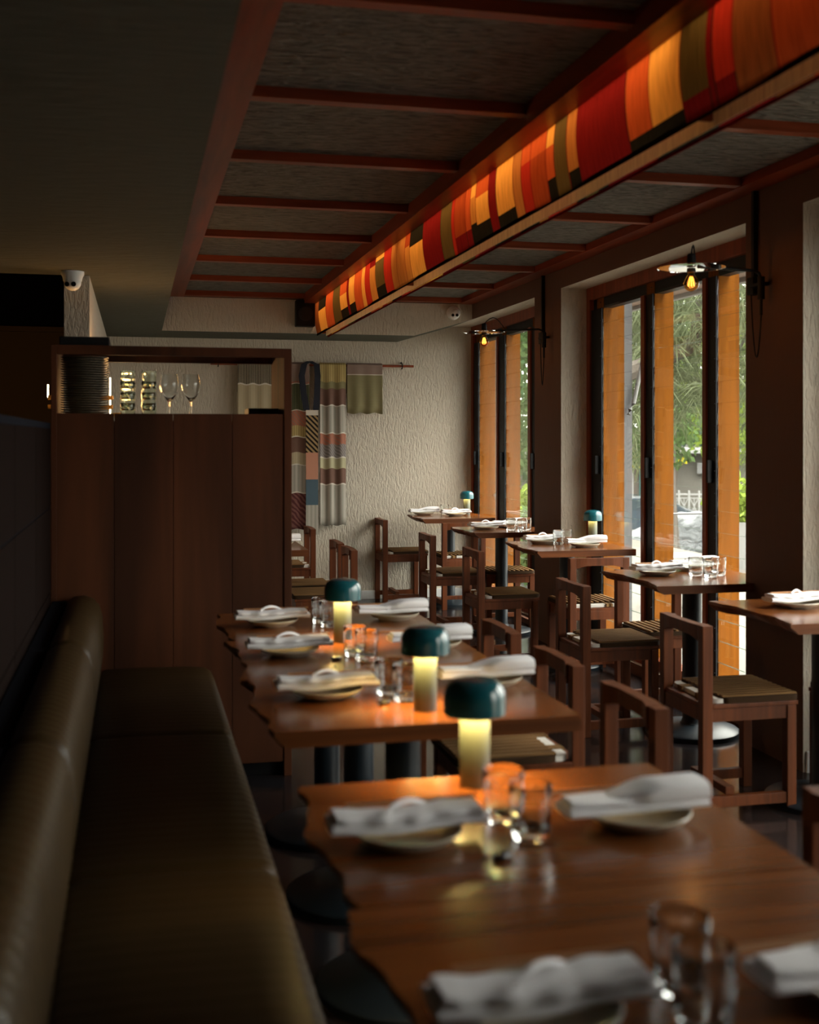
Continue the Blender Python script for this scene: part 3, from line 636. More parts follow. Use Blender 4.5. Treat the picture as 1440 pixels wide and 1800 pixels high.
# ================================================================== CHAIRS
def make_chair():
    e = empty('dining_chair'); w = 0.185; t = 0.040; CH = M['chair']
    for s in (-1, 1):
        x0, x1 = (s*w, s*(w-t)) if s > 0 else (-w, -w+t)
        x0, x1 = min(x0, x1), max(x0, x1)
        obj('leg', B(x0, x1, -0.20, -0.158, 0, 0.715, bev=0.003), CH, e)          # rear leg carrying the back
        obj('leg', B(x0, x1, 0.150, 0.188, 0, 0.405, bev=0.003), CH, e)
        xr0, xr1 = (x0+0.006, x1-0.006)
        obj('stretcher', B(xr0, xr1, -0.158, 0.150, 0.035, 0.075, bev=0.002), CH, e)
    obj('stretcher', B(-w+t, w-t, -0.085, -0.05, 0.07, 0.10, bev=0.002), CH, e)
    # crest rail scooped towards the sitter, arched below
    n = 14; bm = BM(); V = []
    for i in range(n+1):
        x = (-w+t-0.0)+(2*(w-t))*i/n; u = 1-(x/(w-t))**2; u2 = min(1, u*1.5)
        yf = -0.152-0.018*u2; yb = -0.200-0.006*u2; zb = 0.655+0.016*u2; zt = 0.715-0.0*u2
        V.append([bm.verts.new(p) for p in ((x, yb, zb), (x, yf, zb), (x, yf, zt), (x, yb, zt))])
    for a, b in zip(V, V[1:]):
        for j in range(4): bm.faces.new((a[j], a[(j+1) % 4], b[(j+1) % 4], b[j]))
    bm.faces.new(V[0][::-1]); bm.faces.new(V[-1]); obj('crest_rail', bm, CH, e)
    bm = BM()
    for s in (-1, 1):
        a, b = sorted((s*(w-0.006), s*(w-t+0.006))); box(bm, a, b, -0.158, 0.150, 0.355, 0.405, bev=0.002)
    box(bm, -w+t, w-t, 0.158, 0.184, 0.355, 0.405, bev=0.002); box(bm, -w+t, w-t, -0.195, -0.168, 0.355, 0.405, bev=0.002)
    box(bm, -w, w, -0.158, 0.195, 0.4055, 0.422, bev=0.003); box(bm, -w+t+0.001, w-t-0.001, -0.19, -0.158, 0.4055, 0.422)
    obj('seat_frame', bm, CH, e)
    # cream cushion with brown ribbed cover and two strap ends at the back
    def rr(x, y0, y1, r, n=5):
        out = []
        for cx, cy, a0 in ((x-r, y1-r, 0), (-x+r, y1-r, PI/2), (-x+r, y0+r, PI), (x-r, y0+r, 3*PI/2)):
            for q in range(n+1): a = a0+PI/2*q/n; out.append((cx+r*math.cos(a), cy+r*math.sin(a)))
        return out
    cu = obj('cushion', prism(BM(), rr(0.172, -0.155, 0.192, 0.035), 'z', 0.4225, 0.439), M['cushion'], e, True)
    bm = BM(); nx, ny = 44, 6; poly = []
    top = prism(BM(), rr(0.184, -0.118, 0.206, 0.035), 'z', 0.4235, 0.443); cv = obj('leather_cover', top, M['pad_dark'], cu, True)
    bm = BM()
    for q in range(10):
        x = -0.158+0.0351*q; box(bm, x-0.013, x+0.013, -0.112, 0.198, 0.4432, 0.4505, bev=0.003)
    obj('ribbing', bm, M['pad'], cu, True).name = 'rib'
    for s in (-1, 1):
        bm = BM(); x = s*0.075; box(bm, x-0.02, x+0.02, -0.164, -0.118, 0.436, 0.4425); box(bm, x-0.02, x+0.02, -0.166, -0.160, 0.424, 0.4425)
        obj('strap', bm, M['pad'], cu)
    return e
chair0 = make_chair(); used = [False]
def place_chair(x, y, rz, label, group):
    o = chair0 if not used[0] else copy_tree(chair0); used[0] = True
    o.location = (x, y, 0); o.rotation_euler = (0, 0, rz); tag(o, label, 'chair', group)
GA = 'dining chairs on the aisle side of the window tables'
# aisle chairs of the window tables: backs at x 2.05, facing the windows (+x)
for yc, lb in ((4.175, 'wooden chair with brown ribbed pad at the nearest window table, largest chair in the photo'),
               (5.375, 'wooden chair with brown ribbed pad on the aisle side of the second nearest window table'),
               (7.10, 'wooden aisle-side chair at the lamp-lit middle window table'),
               (8.30, 'wooden aisle-side chair at the second farthest window table'),
               (9.95, 'wooden chair standing apart against the pale back wall at the farthest window table')):
    place_chair(2.25, yc, -PI/2, lb, GA)
GW = 'dining chairs tucked in between the window tables'
place_chair(2.635, 9.50, 0, 'wooden chair pulled under the near edge of the farthest window table', GW)
place_chair(2.67, 8.36, PI, 'wooden chair pushed in behind the second farthest window table, facing the camera', GW)
place_chair(2.635, 6.60, 0, 'wooden chair with its back to the camera at the lamp-lit middle window table', GW)
place_chair(2.665, 5.63, PI, 'wooden chair behind the second nearest window table, sunlit pad facing the camera', GW)
place_chair(2.80, 4.00, 0, 'wooden chair at the right edge of the photo by the nearest pillar', GW)
GB = 'dining chairs opposite the banquette'
for yc, lb in ((4.18, 'wooden curved-back chair farthest along the row opposite the bench, in front of the cabinet end'),
               (3.57, 'second wooden curved-back chair opposite the bench, its ribbed pad seen below the table'),
               (2.985, 'third wooden curved-back chair opposite the bench, beside the gap between table groups'),
               (1.93, 'dark blurred chair back at the right edge beside the nearest table')):
    place_chair(1.145, yc, PI/2, lb, GB)
GC = 'dining chairs behind the cabinet'
for yc, lb in ((7.84, 'wooden chair behind the cabinet, farther one of the overlapping pair'), (7.36, 'wooden chair behind the cabinet, nearer one of the overlapping pair'),
               (9.10, 'wooden chair by the back wall right of the cabinet, below the long hanging cloth')):
    place_chair(1.145, yc, PI/2, lb, GC)

# ================================================================== TABLES
def table(x0, x1, y0, y1, seed, label, group, pz=0.71):
    rnd = random.Random(seed); e = empty('dining_table', ((x0+x1)/2, (y0+y1)/2, 0)); tag(e, label, 'table', group)
    W2, D2 = (x1-x0)/2, (y1-y0)/2
    bm = BM(); n = 18; ph = rnd.random()*6; top = []; bot = []
    L = []
    for i in range(n+1):
        t = i/n; y = -D2+2*D2*t
        wv = 0.014*math.sin(5.2*t+ph)+0.008*math.sin(13*t+ph*2)+0.004*math.sin(29*t+ph)
        L.append((-W2+wv, y, 0.02+0.010*math.sin(9*t+ph*1.7)))
    tl = [bm.verts.new((x, y, 0.75)) for x, y, u in L]; ml = [bm.verts.new((x+u*0.15-0.003, y, 0.738)) for x, y, u in L]; bl = [bm.verts.new((x+u+0.012, y, 0.712)) for x, y, u in L]
    tr = [bm.verts.new((W2, y, 0.75)) for x, y, u in L]; brr = [bm.verts.new((W2, y, 0.712)) for x, y, u in L]
    for i in range(n):
        bm.faces.new((tl[i], tl[i+1], tr[i+1], tr[i])).material_index = 0
        for A_, B_ in ((tl, ml), (ml, bl)): bm.faces.new((A_[i+1], A_[i], B_[i], B_[i+1])).material_index = 1
        bm.faces.new((bl[i], brr[i], brr[i+1], bl[i+1])).material_index = 1
        bm.faces.new((tr[i], tr[i+1], brr[i+1], brr[i])).material_index = 1
    for i in (0, n):
        bm.faces.new((tl[i], tr[i], brr[i], bl[i], ml[i])).material_index = 1
    obj('tabletop', bm, [M['table'], M['table_edge']], e)
    obj('top_plate', B(-0.2, 0.2, -0.03, 0.03, 0.700, 0.7118), M['pedestal'], e)
    obj('column', lathe(BM(), [(0.058, 0.0465), (0.052, 0.052), (0.046, 0.07), (0.046, 0.70)], seg=28), M['pedestal'], e, True)
    obj('base', lathe(BM(), [(0.222, 0), (0.222, 0.020), (0.214, 0.026), (0.07, 0.044), (0.05, 0.046)], seg=48), M['pedestal'], e, True)
    return e
GT = 'square window tables'; GBT = 'tables along the banquette'
TW = [(9.34, 9.96), (7.885, 8.46), (6.52, 7.20), (4.86, 5.50), (3.76, 4.38)]
tl_ = ['farthest window table, against the back wall corner', 'second farthest window table, in front of the far window', 'middle window table carrying a lit teal lamp beside the pillar reveal', 'second nearest window table in front of the larger window, three glasses on it', 'nearest window table, cut off by the right edge of the photo']
for (y0, y1), lb, sd_ in zip(TW, tl_, range(5)): table(2.295, 2.915 if y0 > 9 or y0 < 7 else 2.90, y0, y1, 11+sd_*3, 'reddish live-edge '+lb, GT)
TBn = [(1.02, 1.625, 'nearest banquette table at the bottom of the photo'), (1.63, 2.225, 'table of the near pair with the large lit lamp on its far edge'),
       (2.645, 3.245, 'front table of the three joined ones, a lamp near its front edge'), (3.25, 3.87, 'middle table of the three joined ones, lit by its lamp'),
       (3.875, 4.48, 'back table of the three joined ones, beside the cabinet')]
for i, (y0, y1, lb) in enumerate(TBn): table(0.30, 1.02 if y0 < 2.6 else 1.04, y0, y1, 31+i*5, 'reddish live-edge '+lb, GBT)
table(0.30, 1.00, 6.92, 7.55, 77, 'timber table mostly hidden behind the cabinet, its corner and a plate showing', GBT)

# ================================================================== TABLE LAMPS
def make_lamp():
    e = empty('table_lamp')
    obj('stem', lathe(BM(), [(0.0285, 0), (0.029, 0.002), (0.029, 0.165), (0.027, 0.168)], seg=40), M['teal_stem'], e, True)
    r = 0.0605; prof = [(r-0.006, 0.137), (r-0.002, 0.1365), (r, 0.139), (r, 0.168)]
    for q in range(1, 9):
        a = q*PI/2/8; prof.append((r-0.030+0.030*math.cos(a), 0.168+0.036*math.sin(a)))
    prof += [(0.015, 0.2065), (0.002, 0.207)]
    inner = [(0.002, 0.200), (0.025, 0.199), (r-0.012, 0.185), (r-0.005, 0.165), (r-0.006, 0.1375)]
    obj('lamp_shade', lathe(BM(), prof+inner, seg=48, close_bottom=False, close_top=False), M['teal'], e, True)
    obj('diffuser', lathe(BM(), [(0.0295, 0.158), (0.053, 0.158), (0.053, 0.161), (0.0295, 0.161), (0.0295, 0.158)], seg=40, close_bottom=False, close_top=False), M['diffuser'], e)
    ad = bpy.data.lights.new('lamp_light', 'AREA'); ad.shape = 'DISK'; ad.size = 0.10; ad.energy = 7.5; ad.color = (1, .64, .2)
    ao = bpy.data.objects.new('lamp_light', ad); C.objects.link(ao); ao.parent = e; ao.location = (0, 0, 0.1565)
    return e
lamp0 = make_lamp()
for i, (x, y, lb) in enumerate(((0.632, 2.158, 'teal mushroom table lamp, large and nearest, standing in front of the gap between table groups'),
                          (0.690, 2.785, 'teal mushroom table lamp second nearest, on the front table of the three joined ones'),
                          (0.657, 3.775, 'teal mushroom table lamp farthest along the banquette tables'),
                          (2.845, 7.03, 'light teal table lamp by the pillar reveal, on the middle window table'),
                          (2.80, 9.80, 'small light teal table lamp in the far corner by the back wall'))):
    o = lamp0 if i == 0 else copy_tree(lamp0); o.location = (x, y, 0.7505); tag(o, lb, 'lamp', 'teal table lamps'); o.rotation_euler = (0, 0, 0.3*i)
    if i == 3: dim = next(c for c in o.children if c.type == 'LIGHT').data.copy(); dim.energy = 2.2
    if i >= 3: next(c for c in o.children if c.type == 'LIGHT').data = dim

# ================================================================== PLACE SETTINGS
plate_prof = [(0.050, 0.0), (0.056, 0.0), (0.060, 0.004), (0.082, 0.011), (0.0905, 0.0195), (0.0925, 0.0225), (0.091, 0.024), (0.086, 0.0195), (0.078, 0.0145), (0.055, 0.008), (0.002, 0.0075)]
plate0 = obj('plate', lathe(BM(), plate_prof, seg=44), M['plate'], None, True)
def napkin_bm(kind, seed):
    rnd = random.Random(seed); bm = BM()
    L = 0.262; nx = 26; m = 18
    def ringpts(t, w, h, zc, yc=0.0, sag=1.0):
        x = -L/2+L*t; out = []
        zz = zc
        jy = 0.0025*math.sin(9*t+seed); jz = 0.002*math.sin(7*t+seed*2)
        for k in range(m):
            a = 2*PI*k/m; c, s = math.cos(a), math.sin(a)
            px_ = math.copysign(abs(c)**0.55, c)*w/2; pz_ = math.copysign(abs(s)**0.7, s)*h/2
            wob = 1+0.05*math.sin(3*a+5*t+seed)
            out.append((x, yc+jy+px_*wob, zz+jz+pz_*wob))
        return out
    def loft(rows):
        R = [[bm.verts.new(p) for p in r] for r in rows]
        for a, b in zip(R, R[1:]):
            for k in range(len(a)): bm.faces.new((a[k], a[(k+1) % m], b[(k+1) % m], b[k]))
        bm.faces.new(R[0][::-1]); bm.faces.new(R[-1])
    # lower folded roll and looser upper layer
    loft([ringpts(i/nx, 0.078, 0.018, 0.010) for i in range(nx+1)])
    if kind == 0:
        loft([ringpts(0.03+0.93*i/nx, 0.066+0.006*math.sin(i), 0.016, 0.0235, -0.003) for i in range(nx+1)])
        # corner of the cloth standing up in a narrow curl
        pts = []
        for q in range(13):
            t = q/12; pts.append((-0.045+0.085*t, -0.030+0.055*t, 0.027+0.017*math.sin(PI*min(1, 0.15+t*0.85))))
        tube(bm, pts, [0.002+0.0025*math.sin(PI*min(1, 0.2+0.7*q/12)) for q in range(13)], 8)
    else:
        loft([ringpts(0.02+0.40*i/nx, 0.050+0.02*i/nx, 0.014, 0.0225, -0.005) for i in range(nx+1)])
        loft([ringpts(0.34+0.66*i/nx, 0.040+0.045*min(1, 3*i/nx), 0.014+0.022*min(1, 2.2*i/nx)*(1-0.25*(i/nx)**3), 0.024+0.006*min(1, 2.2*i/nx)) for i in range(nx+1)])
    return bm
nap0 = obj('napkin', napkin_bm(0, 1), M['napkin'], None, True); nap1 = obj('napkin', napkin_bm(1, 4), M['napkin'], None, True)
bm = BM(); tube(bm, [(-0.115, -0.004, 0), (0.115, 0.001, 0)], [0.0035, 0.0025], 8); tube(bm, [(-0.115, 0.005, 0), (0.115, 0.006, 0)], [0.0035, 0.0025], 8)
cs0 = obj('chopsticks', bm, M['stick'], None, True)
bm = lathe(BM(), [(0.006, 0), (0.011, 0.002), (0.013, 0.006), (0.011, 0.010), (0.004, 0.0115)], seg=20)
for v in bm.verts: v.co.x *= 1.6
rest0 = obj('chopstick_rest', bm, M['rest'], None, True)
usedk = set()
def inst(proto, key, loc, rz, label, cat, group):
    o = proto if key not in usedk else proto.copy()
    if key in usedk: C.objects.link(o)
    usedk.add(key); o.location = loc; o.rotation_euler = (0, 0, rz); tag(o, label, cat, group); return o
ZT = 0.7503
def setting(x, y, kind, rz, where, rest=True, sticks=True, dx=0.0, sc=1.0):
    g = 'place settings'
    inst(plate0, 'plate', (x, y, ZT), 0, 'cream plate under napkin, '+where, 'plate', 'cream plates on the tables')
    key = 'nap%d' % kind
    inst(nap0 if kind == 0 else nap1, key, (x+dx, y, ZT+0.0236), rz, 'white napkin '+('with curled corner' if kind == 0 else 'with folded flap')+', '+where, 'napkin', 'white napkins on the plates')
    if sticks:
        c, s = math.cos(rz), math.sin(rz); oy = 0.034 if kind == 0 else 0.032; oz = 0.0305 if kind == 0 else 0.0275
        inst(cs0, 'cs', (x+dx-s*oy+c*(0.02 if kind == 0 else -0.05), y+c*oy+s*0.02, ZT+0.0236+oz), rz, 'wooden chopsticks on the napkin, '+where, 'chopsticks', 'wooden chopsticks')
    if rest:
        inst(rest0, 'rest', (x+0.128, y-0.115, ZT), 0.5, 'small dark chopstick rest, '+where, 'chopstick rest', 'dark chopstick rests')
wl_ = ['bench side of the back joined table', 'bench side of the middle joined table', 'bench side of the front joined table', 'bench side of the large-lamp table', 'bench side of the nearest table at the bottom edge']
for (x, y), w in zip(((0.470, 4.16), (0.458, 3.585), (0.478, 2.985), (0.436, 1.885), (0.450, 1.265)), wl_):
    setting(x, y, 0, 0.03, w, rest=(y < 4))
wr_ = ['chair side of the back joined table', 'chair side of the middle joined table', 'chair side of the front joined table', 'chair side of the large-lamp table', 'chair side of the nearest table, cut by the right edge']
for (x, y), w in zip(((0.925, 4.21), (0.915, 3.60), (0.925, 3.03), (0.845, 1.885), (0.85, 1.25)), wr_):
    setting(x, y, 1, 0.05, w, rest=False, dx=-0.01)
ws = [((2.425, 9.84), 1, 'aisle side of the farthest window table'), ((2.66, 9.66), 0, 'near side of the farthest window table by the lamp'),
      ((2.48, 8.17), 0, 'aisle side of the second farthest window table'), ((2.70, 8.31), 1, 'window side of the second farthest window table'),
      ((2.50, 7.00), 0, 'aisle side of the middle window table'), ((2.67, 6.72), 1, 'near side of the middle window table by the lamp'),
      ((2.465, 5.27), 0, 'aisle side of the second nearest window table'), ((2.72, 5.40), 1, 'far side of the second nearest window table'),
      ((2.53, 4.14), 0, 'aisle side of the nearest window table'), ((0.86, 7.24), 1, 'on the table behind the cabinet')]
for (x, y), kd, w in ws: setting(x, y, kd, 0.06, w, rest=False, sticks=(kd == 0))
tb0 = obj('tumbler', tumbler_bm(), M['glass'], None, True)
tg = [(0.622, 1.945, 'left of the pair on the large-lamp table'), (0.640, 1.855, 'right of the pair on the large-lamp table'),
      (0.640, 1.305, 'farther one at the bottom edge of the photo'), (0.625, 1.215, 'nearer one at the bottom edge of the photo'),
      (0.652, 3.525, 'glowing in lamplight on the middle joined table, farther one'), (0.672, 3.445, 'glowing in lamplight on the middle joined table, nearer one'),
      (0.640, 2.975, 'left one on the front joined table'), (0.668, 2.895, 'right one beside the second lamp'),
      (0.650, 4.18, 'farther one behind the farthest banquette lamp'), (0.665, 4.09, 'nearer one behind the farthest banquette lamp'),
      (2.565, 6.90, 'left one on the middle window table'), (2.64, 6.96, 'middle one on the middle window table'),
      (2.635, 5.20, 'left of three on the second nearest window table'), (2.675, 5.125, 'middle of three on the second nearest window table'), (2.745, 5.18, 'right of three on the second nearest window table'),
      (2.62, 8.02, 'left one on the second farthest window table'), (2.68, 7.95, 'nearer one on the second farthest window table'), (2.74, 8.03, 'right one on the second farthest window table'),
      (2.60, 9.80, 'on the farthest window table'), (2.775, 4.30, 'at the right edge on the nearest window table')]
for x, y, w in tg:
    inst(tb0, 'tum', (x, y, ZT), 0, 'clear drinking glass, '+w, 'glass', 'clear tumblers on the tables')

# ================================================================== OUTSIDE
paving = mat('cream_paving', (0.085, 0.076, 0.06), 0.8)
n_, l_, b_ = nt(paving); mp_ = coords(paving, (1, 1, 1)); br = n_.new('ShaderNodeTexBrick'); br.inputs['Scale'].default_value = 1
br.inputs['Brick Width'].default_value = 0.6; br.inputs['Row Height'].default_value = 0.6; br.inputs['Mortar Size'].default_value = 0.008; br.offset = 0
br.inputs['Color1'].default_value = (0.088, 0.08, 0.064, 1); br.inputs['Color2'].default_value = (0.078, 0.07, 0.056, 1); br.inputs['Mortar'].default_value = (0.08, 0.07, 0.06, 1)
l_.new(mp_.outputs[0], br.inputs['Vector']); l_.new(br.outputs['Color'], b_.inputs['Base Color'])
road = mat('asphalt', (0.06, 0.057, 0.05), 0.9)
o = obj('terrace', B(3.02, 7.0, -6, 30, -0.4, -0.05), paving); o['kind'] = 'structure'; o.name = 'floor_terrace'
o = obj('street', B(-10, 90, -40, 100, -2.5, -2.3), road); o['kind'] = 'structure'; o.name = 'floor_street'
o = obj('street', B(6.9, 7.0, -6, 30, -2.3, -0.4), paving); o['kind'] = 'structure'; o.name = 'wall_terrace'
cream = mat('cream_house_paint', (0.075, 0.07, 0.06), 0.9)
white_out = mat('weathered_white_paint', (0.17, 0.17, 0.165), 0.6)
tealp = mat('dark_green_paint', (0.02, 0.09, 0.08), 0.5)
dglass = mat('dark_window_glass', (0.03, 0.04, 0.045), 0.1)
# houses across the street
e = empty('house', (27, 50, -2.3)); tag(e, 'cream house with awning roof and air conditioner across the street', 'building'); e.rotation_euler = (0, 0, -0.46)
obj('wall', B(-2.6, 9, 0, 6, 0, 3.1), cream, e); obj('roof', B(-3.2, 9.6, -0.9, 6.5, 3.0, 3.25, bev=0.03), white_out, e)
obj('upper_wall', B(-2.6, 9, 1.5, 6, 3.25, 6.5), mat('grey_house_paint', (0.08, 0.077, 0.074), 0.9), e)
o = obj('air_conditioner', B(-1.42, -0.85, -0.35, -0.02, 2.05, 2.55, bev=0.02), white_out, e)
g = BM()
for q in range(9): box(g, -1.38, -0.89, -0.365, -0.352, 2.09+q*0.05, 2.11+q*0.05)
obj('grille', g, M['grey_metal'], o)
obj('window', B(1.2, 2.6, -0.03, 0.0, 1.0, 2.3), dglass, e); obj('window', B(4.2, 5.6, -0.03, 0.0, 1.0, 2.3), dglass, e)
e = empty('shop', (17.5, 52, -2.3)); tag(e, 'pale shopfront with dark green door and white posts seen behind the parked car', 'building'); e.rotation_euler = (0, 0, -0.4)
obj('wall', B(-6, 6.2, 0, 5, 0, 4.2), cream, e)
for x in (2.0, 3.7, 5.4): obj('door', B(x, x+1.1, -0.06, 0, 0.1, 2.6), tealp, e)
for x in (1.6, 3.3, 4.95): obj('post', B(x, x+0.18, -0.3, -0.12, 0, 3.0), white_out, e)
obj('awning', B(-6, 6.4, -1.2, 0, 3.0, 3.15), white_out, e)
# white fence with cross panels
e = empty('white_fence', (23.0, 46.0, -1.95)); tag(e, 'white garden fence with crossed square panels across the street', 'fence'); e.rotation_euler = (0, 0, -0.46)
PW = 0.42
for q in range(-4, 11):
    x = q*PW; obj('post', B(x-0.04, x+0.04, -0.04, 0.04, 0, 1.12, bev=0.008), white_out, e)
    p = BM(); x1 = x+PW
    box(p, x+0.04, x1-0.04, -0.02, 0.02, 0.93, 1.0); box(p, x+0.04, x1-0.04, -0.02, 0.02, 0.02, 0.10); box(p, x+0.04, x1-0.04, -0.02, 0.02, 0.78, 0.82)
    for s in (0, 1):
        tube(p, [(x+0.04, 0, 0.10 if s else 0.78), (x1-0.04, 0, 0.78 if s else 0.10)], 0.022, 6)
    box(p, x+PW/2-0.018, x+PW/2+0.018, -0.015, 0.015, 0.10, 0.80)
    obj('cross_panel', p, white_out, e)
o = obj('fence_wall', B(-2.5, 5.2, -0.1, 0.1, -0.35, 0.0), cream, e)
# covered car
def blob_grid(f, nu, nv):
    bm = BM(); V = [[bm.verts.new(f(i/nu, j/nv)) for j in range(nv+1)] for i in range(nu+1)]
    for i in range(nu):
        for j in range(nv): bm.faces.new((V[i][j], V[i+1][j], V[i+1][j+1], V[i][j+1]))
    return bm
tarp = mat('silver_grey_tarpaulin', (0.10, 0.108, 0.114), 0.5)
no_ = noise(tarp, (1, 1, 1), 2.2, 4, dist=1.5); bump(tarp, no_.outputs['Fac'], 1.0, 0.25)
def cover(u, v):
    a = PI*v; t = u*2-1
    ln = 2.05; hh = 0.78+0.50*math.exp(-(t*1.9+0.1)**4)
    s = (1-abs(t)**5)**0.4 if abs(t) < 1 else 0
    fold = 1+0.03*math.sin(17*u+9*v)+0.02*math.sin(41*u-5*v)
    y = -0.92*math.cos(a)/max(0.35, abs(math.cos(a))**0.35+0.0)*abs(math.cos(a))**0.0 if False else -0.95*math.copysign(abs(math.cos(a))**0.45, math.cos(a))
    return (t*ln, y*(0.75+0.25*s)*fold, hh*max(0.0, math.sin(a))**0.35*(0.45+0.55*s)*fold + 0.0)
o = obj('covered_car', blob_grid(cover, 60, 30), tarp, None, True, (17.35, 34.6, -2.28)); o.rotation_euler = (0, 0, -0.42)
tag(o, 'car under a silver grey tarpaulin parked in front of the white fence', 'covered car')
# dark parked car
def car(loc, rz, label, col):
    e = empty('parked_car', loc); e.rotation_euler = (0, 0, rz); tag(e, label, 'car')
    paint = mat('car_paint', col, 0.25, 0.3, coat=0.8)
    side = [(-2.1, 0.35), (-2.15, 0.75), (-1.95, 0.95), (-1.0, 1.02), (-0.35, 1.45), (1.1, 1.5), (1.75, 1.05), (2.1, 0.95), (2.15, 0.4), (1.9, 0.28), (-1.9, 0.28)]
    obj('body', prism(BM(), side, 'y', -0.85, 0.85), paint, e)
    for y in (-0.862, 0.85):
        obj('side_window', prism(BM(), [(-0.8, 1.03), (-0.3, 1.38), (0.35, 1.42), (0.35, 1.03)], 'y', y, y+0.012), dglass, e)
        obj('side_window', prism(BM(), [(0.42, 1.03), (0.42, 1.42), (1.05, 1.42), (1.55, 1.05)], 'y', y, y+0.012), dglass, e)
    obj('windscreen', prism(BM(), [(-0.98, 1.05), (-0.38, 1.44), (-0.40, 1.46), (-1.01, 1.06)], 'y', -0.75, 0.75), dglass, e)
    for x in (-1.3, 1.3):
        for y in (-0.88, 0.68):
            w = obj('wheel', tube(BM(), [(x, y, 0.33), (x, y+0.2, 0.33)], 0.33, 24), M['black'], e)
            obj('hub_cap', tube(BM(), [(x, y-0.01, 0.33), (x, y+0.02, 0.33)], 0.19, 16), M['grey_metal'], w)
car((18.6, 41.5, -2.3), -0.42, 'dark blue-grey parked car left of the covered one', (0.04, 0.055, 0.07))
# folded awning along the outside wall with one arm
aw = mat('pinkish_awning_fabric', (0.26, 0.19, 0.16), 0.8)
for (y0, y1, w) in ((4.6, 7.6, 'over the larger window'), (7.75, 10.3, 'over the far window')):
    e = empty('awning', (3.4, (y0+y1)/2, 2.4)); tag(e, 'folded pale awning outside '+w, 'awning', 'awnings outside')
    def loc(o): o.location = (-3.4, -(y0+y1)/2, -2.4); return o
    loc(obj('cassette', B(3.2, 3.38, y0, y1, 2.38, 2.50, bev=0.01), M['grey_metal'], e))
    loc(obj('fabric', prism(BM(), [(3.38, 2.42), (3.62, 2.40), (3.62, 2.415), (3.38, 2.435)], 'y', y0, y1), aw, e))
    loc(obj('front_bar', B(3.62, 3.67, y0, y1, 2.37, 2.43, bev=0.01), white_out, e))
    ya = 7.19 if y0 < 5 else 9.98
    if y0 < 5: loc(obj('arm', tube(BM(), [(3.115, 7.085, 1.565), (3.125, 7.085, 1.60), (3.15, 7.085, 1.64), (3.20, 7.085, 1.86), (3.245, 7.085, 2.06), (3.33, 7.085, 2.44)], 0.014, 10), white_out, e, True))
    else: loc(obj('arm', tube(BM(), [(3.18, ya, 1.68), (3.19, ya, 1.60), (3.21, ya, 1.45), (3.24, ya-.02, 1.38)], 0.012, 10), white_out, e, True))
# planters on the terrace
leafc = {k: leafm('leaf_'+k, v) for k, v in {'dull': (0.13, 0.15, 0.085), 'mid': (0.06, 0.095, 0.035), 'bright': (0.13, 0.18, 0.03), 'deep': (0.035, 0.07, 0.03), 'yellow': (0.3, 0.26, 0.015), 'blue': (0.05, 0.085, 0.06)}.items()}
bark = mat('grey_bark', (0.06, 0.048, 0.038), 0.9); no_ = noise(bark, (6, 6, 1), 3, 4); bump(bark, no_.outputs['Fac'], 0.8, 0.03)
def leaves(bm, c, r, n, L, Wd, droop, rnd, mi=0, shell=0.35):
    for _ in range(n):
        while True:
            p = Vector((rnd.uniform(-1, 1), rnd.uniform(-1, 1), rnd.uniform(-1, 1)))
            if shell < p.length <= 1: break
        p = Vector((c[0]+p.x*r[0], c[1]+p.y*r[1], c[2]+p.z*r[2]))
        d = Vector((rnd.gauss(0, 1), rnd.gauss(0, 1), rnd.gauss(0, 1)-droop)).normalized()
        s = d.cross(Vector((rnd.gauss(0, 1), rnd.gauss(0, 1), rnd.gauss(0, 1)))).normalized()
        l_ = L*rnd.uniform(.6, 1.3); w_ = Wd*rnd.uniform(.7, 1.3)
        a = bm.verts.new(p); b = bm.verts.new(p+d*l_*.5+s*w_); c2 = bm.verts.new(p+d*l_); d2 = bm.verts.new(p+d*l_*.5-s*w_)
        bm.faces.new((a, b, c2, d2)).material_index = mi
def needles(bm, c, r, n, rnd, L=0.45, k=9):
    """casuarina-like drooping sprays"""
    for _ in range(n):
        while True:
            p = Vector((rnd.uniform(-1, 1), rnd.uniform(-1, 1), rnd.uniform(-1, 1)))
            if p.length <= 1: break
        p = Vector((c[0]+p.x*r[0], c[1]+p.y*r[1], c[2]+p.z*r[2]))
        base = Vector((rnd.gauss(0, 1), rnd.gauss(0, 1), -0.35)).normalized()
        for q in range(k):
            d = (base+Vector((rnd.gauss(0, .38), rnd.gauss(0, .38), rnd.gauss(0, .3)))).normalized(); l_ = L*rnd.uniform(.6, 1.2)
            s = d.cross(Vector((rnd.gauss(0, 1), rnd.gauss(0, 1), rnd.gauss(0, 1)))).normalized()*0.009
            m1 = p+d*l_*.5; e1 = p+d*l_+Vector((0, 0, -l_*0.35))
            a = bm.verts.new(p); b = bm.verts.new(m1+s); c2 = bm.verts.new(e1); d2 = bm.verts.new(m1-s)
            bm.faces.new((a, b, c2, d2))
def tree(loc, label, blobs, trunk, branches, seed, kind='leaf', col='mid', L=0.16, Wd=0.045, name='tree'):
    rnd = random.Random(seed); e = empty(name, loc); tag(e, label, 'tree', None)
    if trunk: obj('trunk', tube(BM(), trunk[0], trunk[1], 12), bark, e, True)
    for p, r in branches: obj('branch', tube(BM(), p, r, 8), bark, e, True)
    bm = BM()
    for (c, r, n) in blobs:
        if kind == 'leaf': leaves(bm, c, r, n, L, Wd, 0.5, rnd)
        else: needles(bm, c, r, n, rnd)
    obj('foliage', bm, leafc[col], e)
    return e
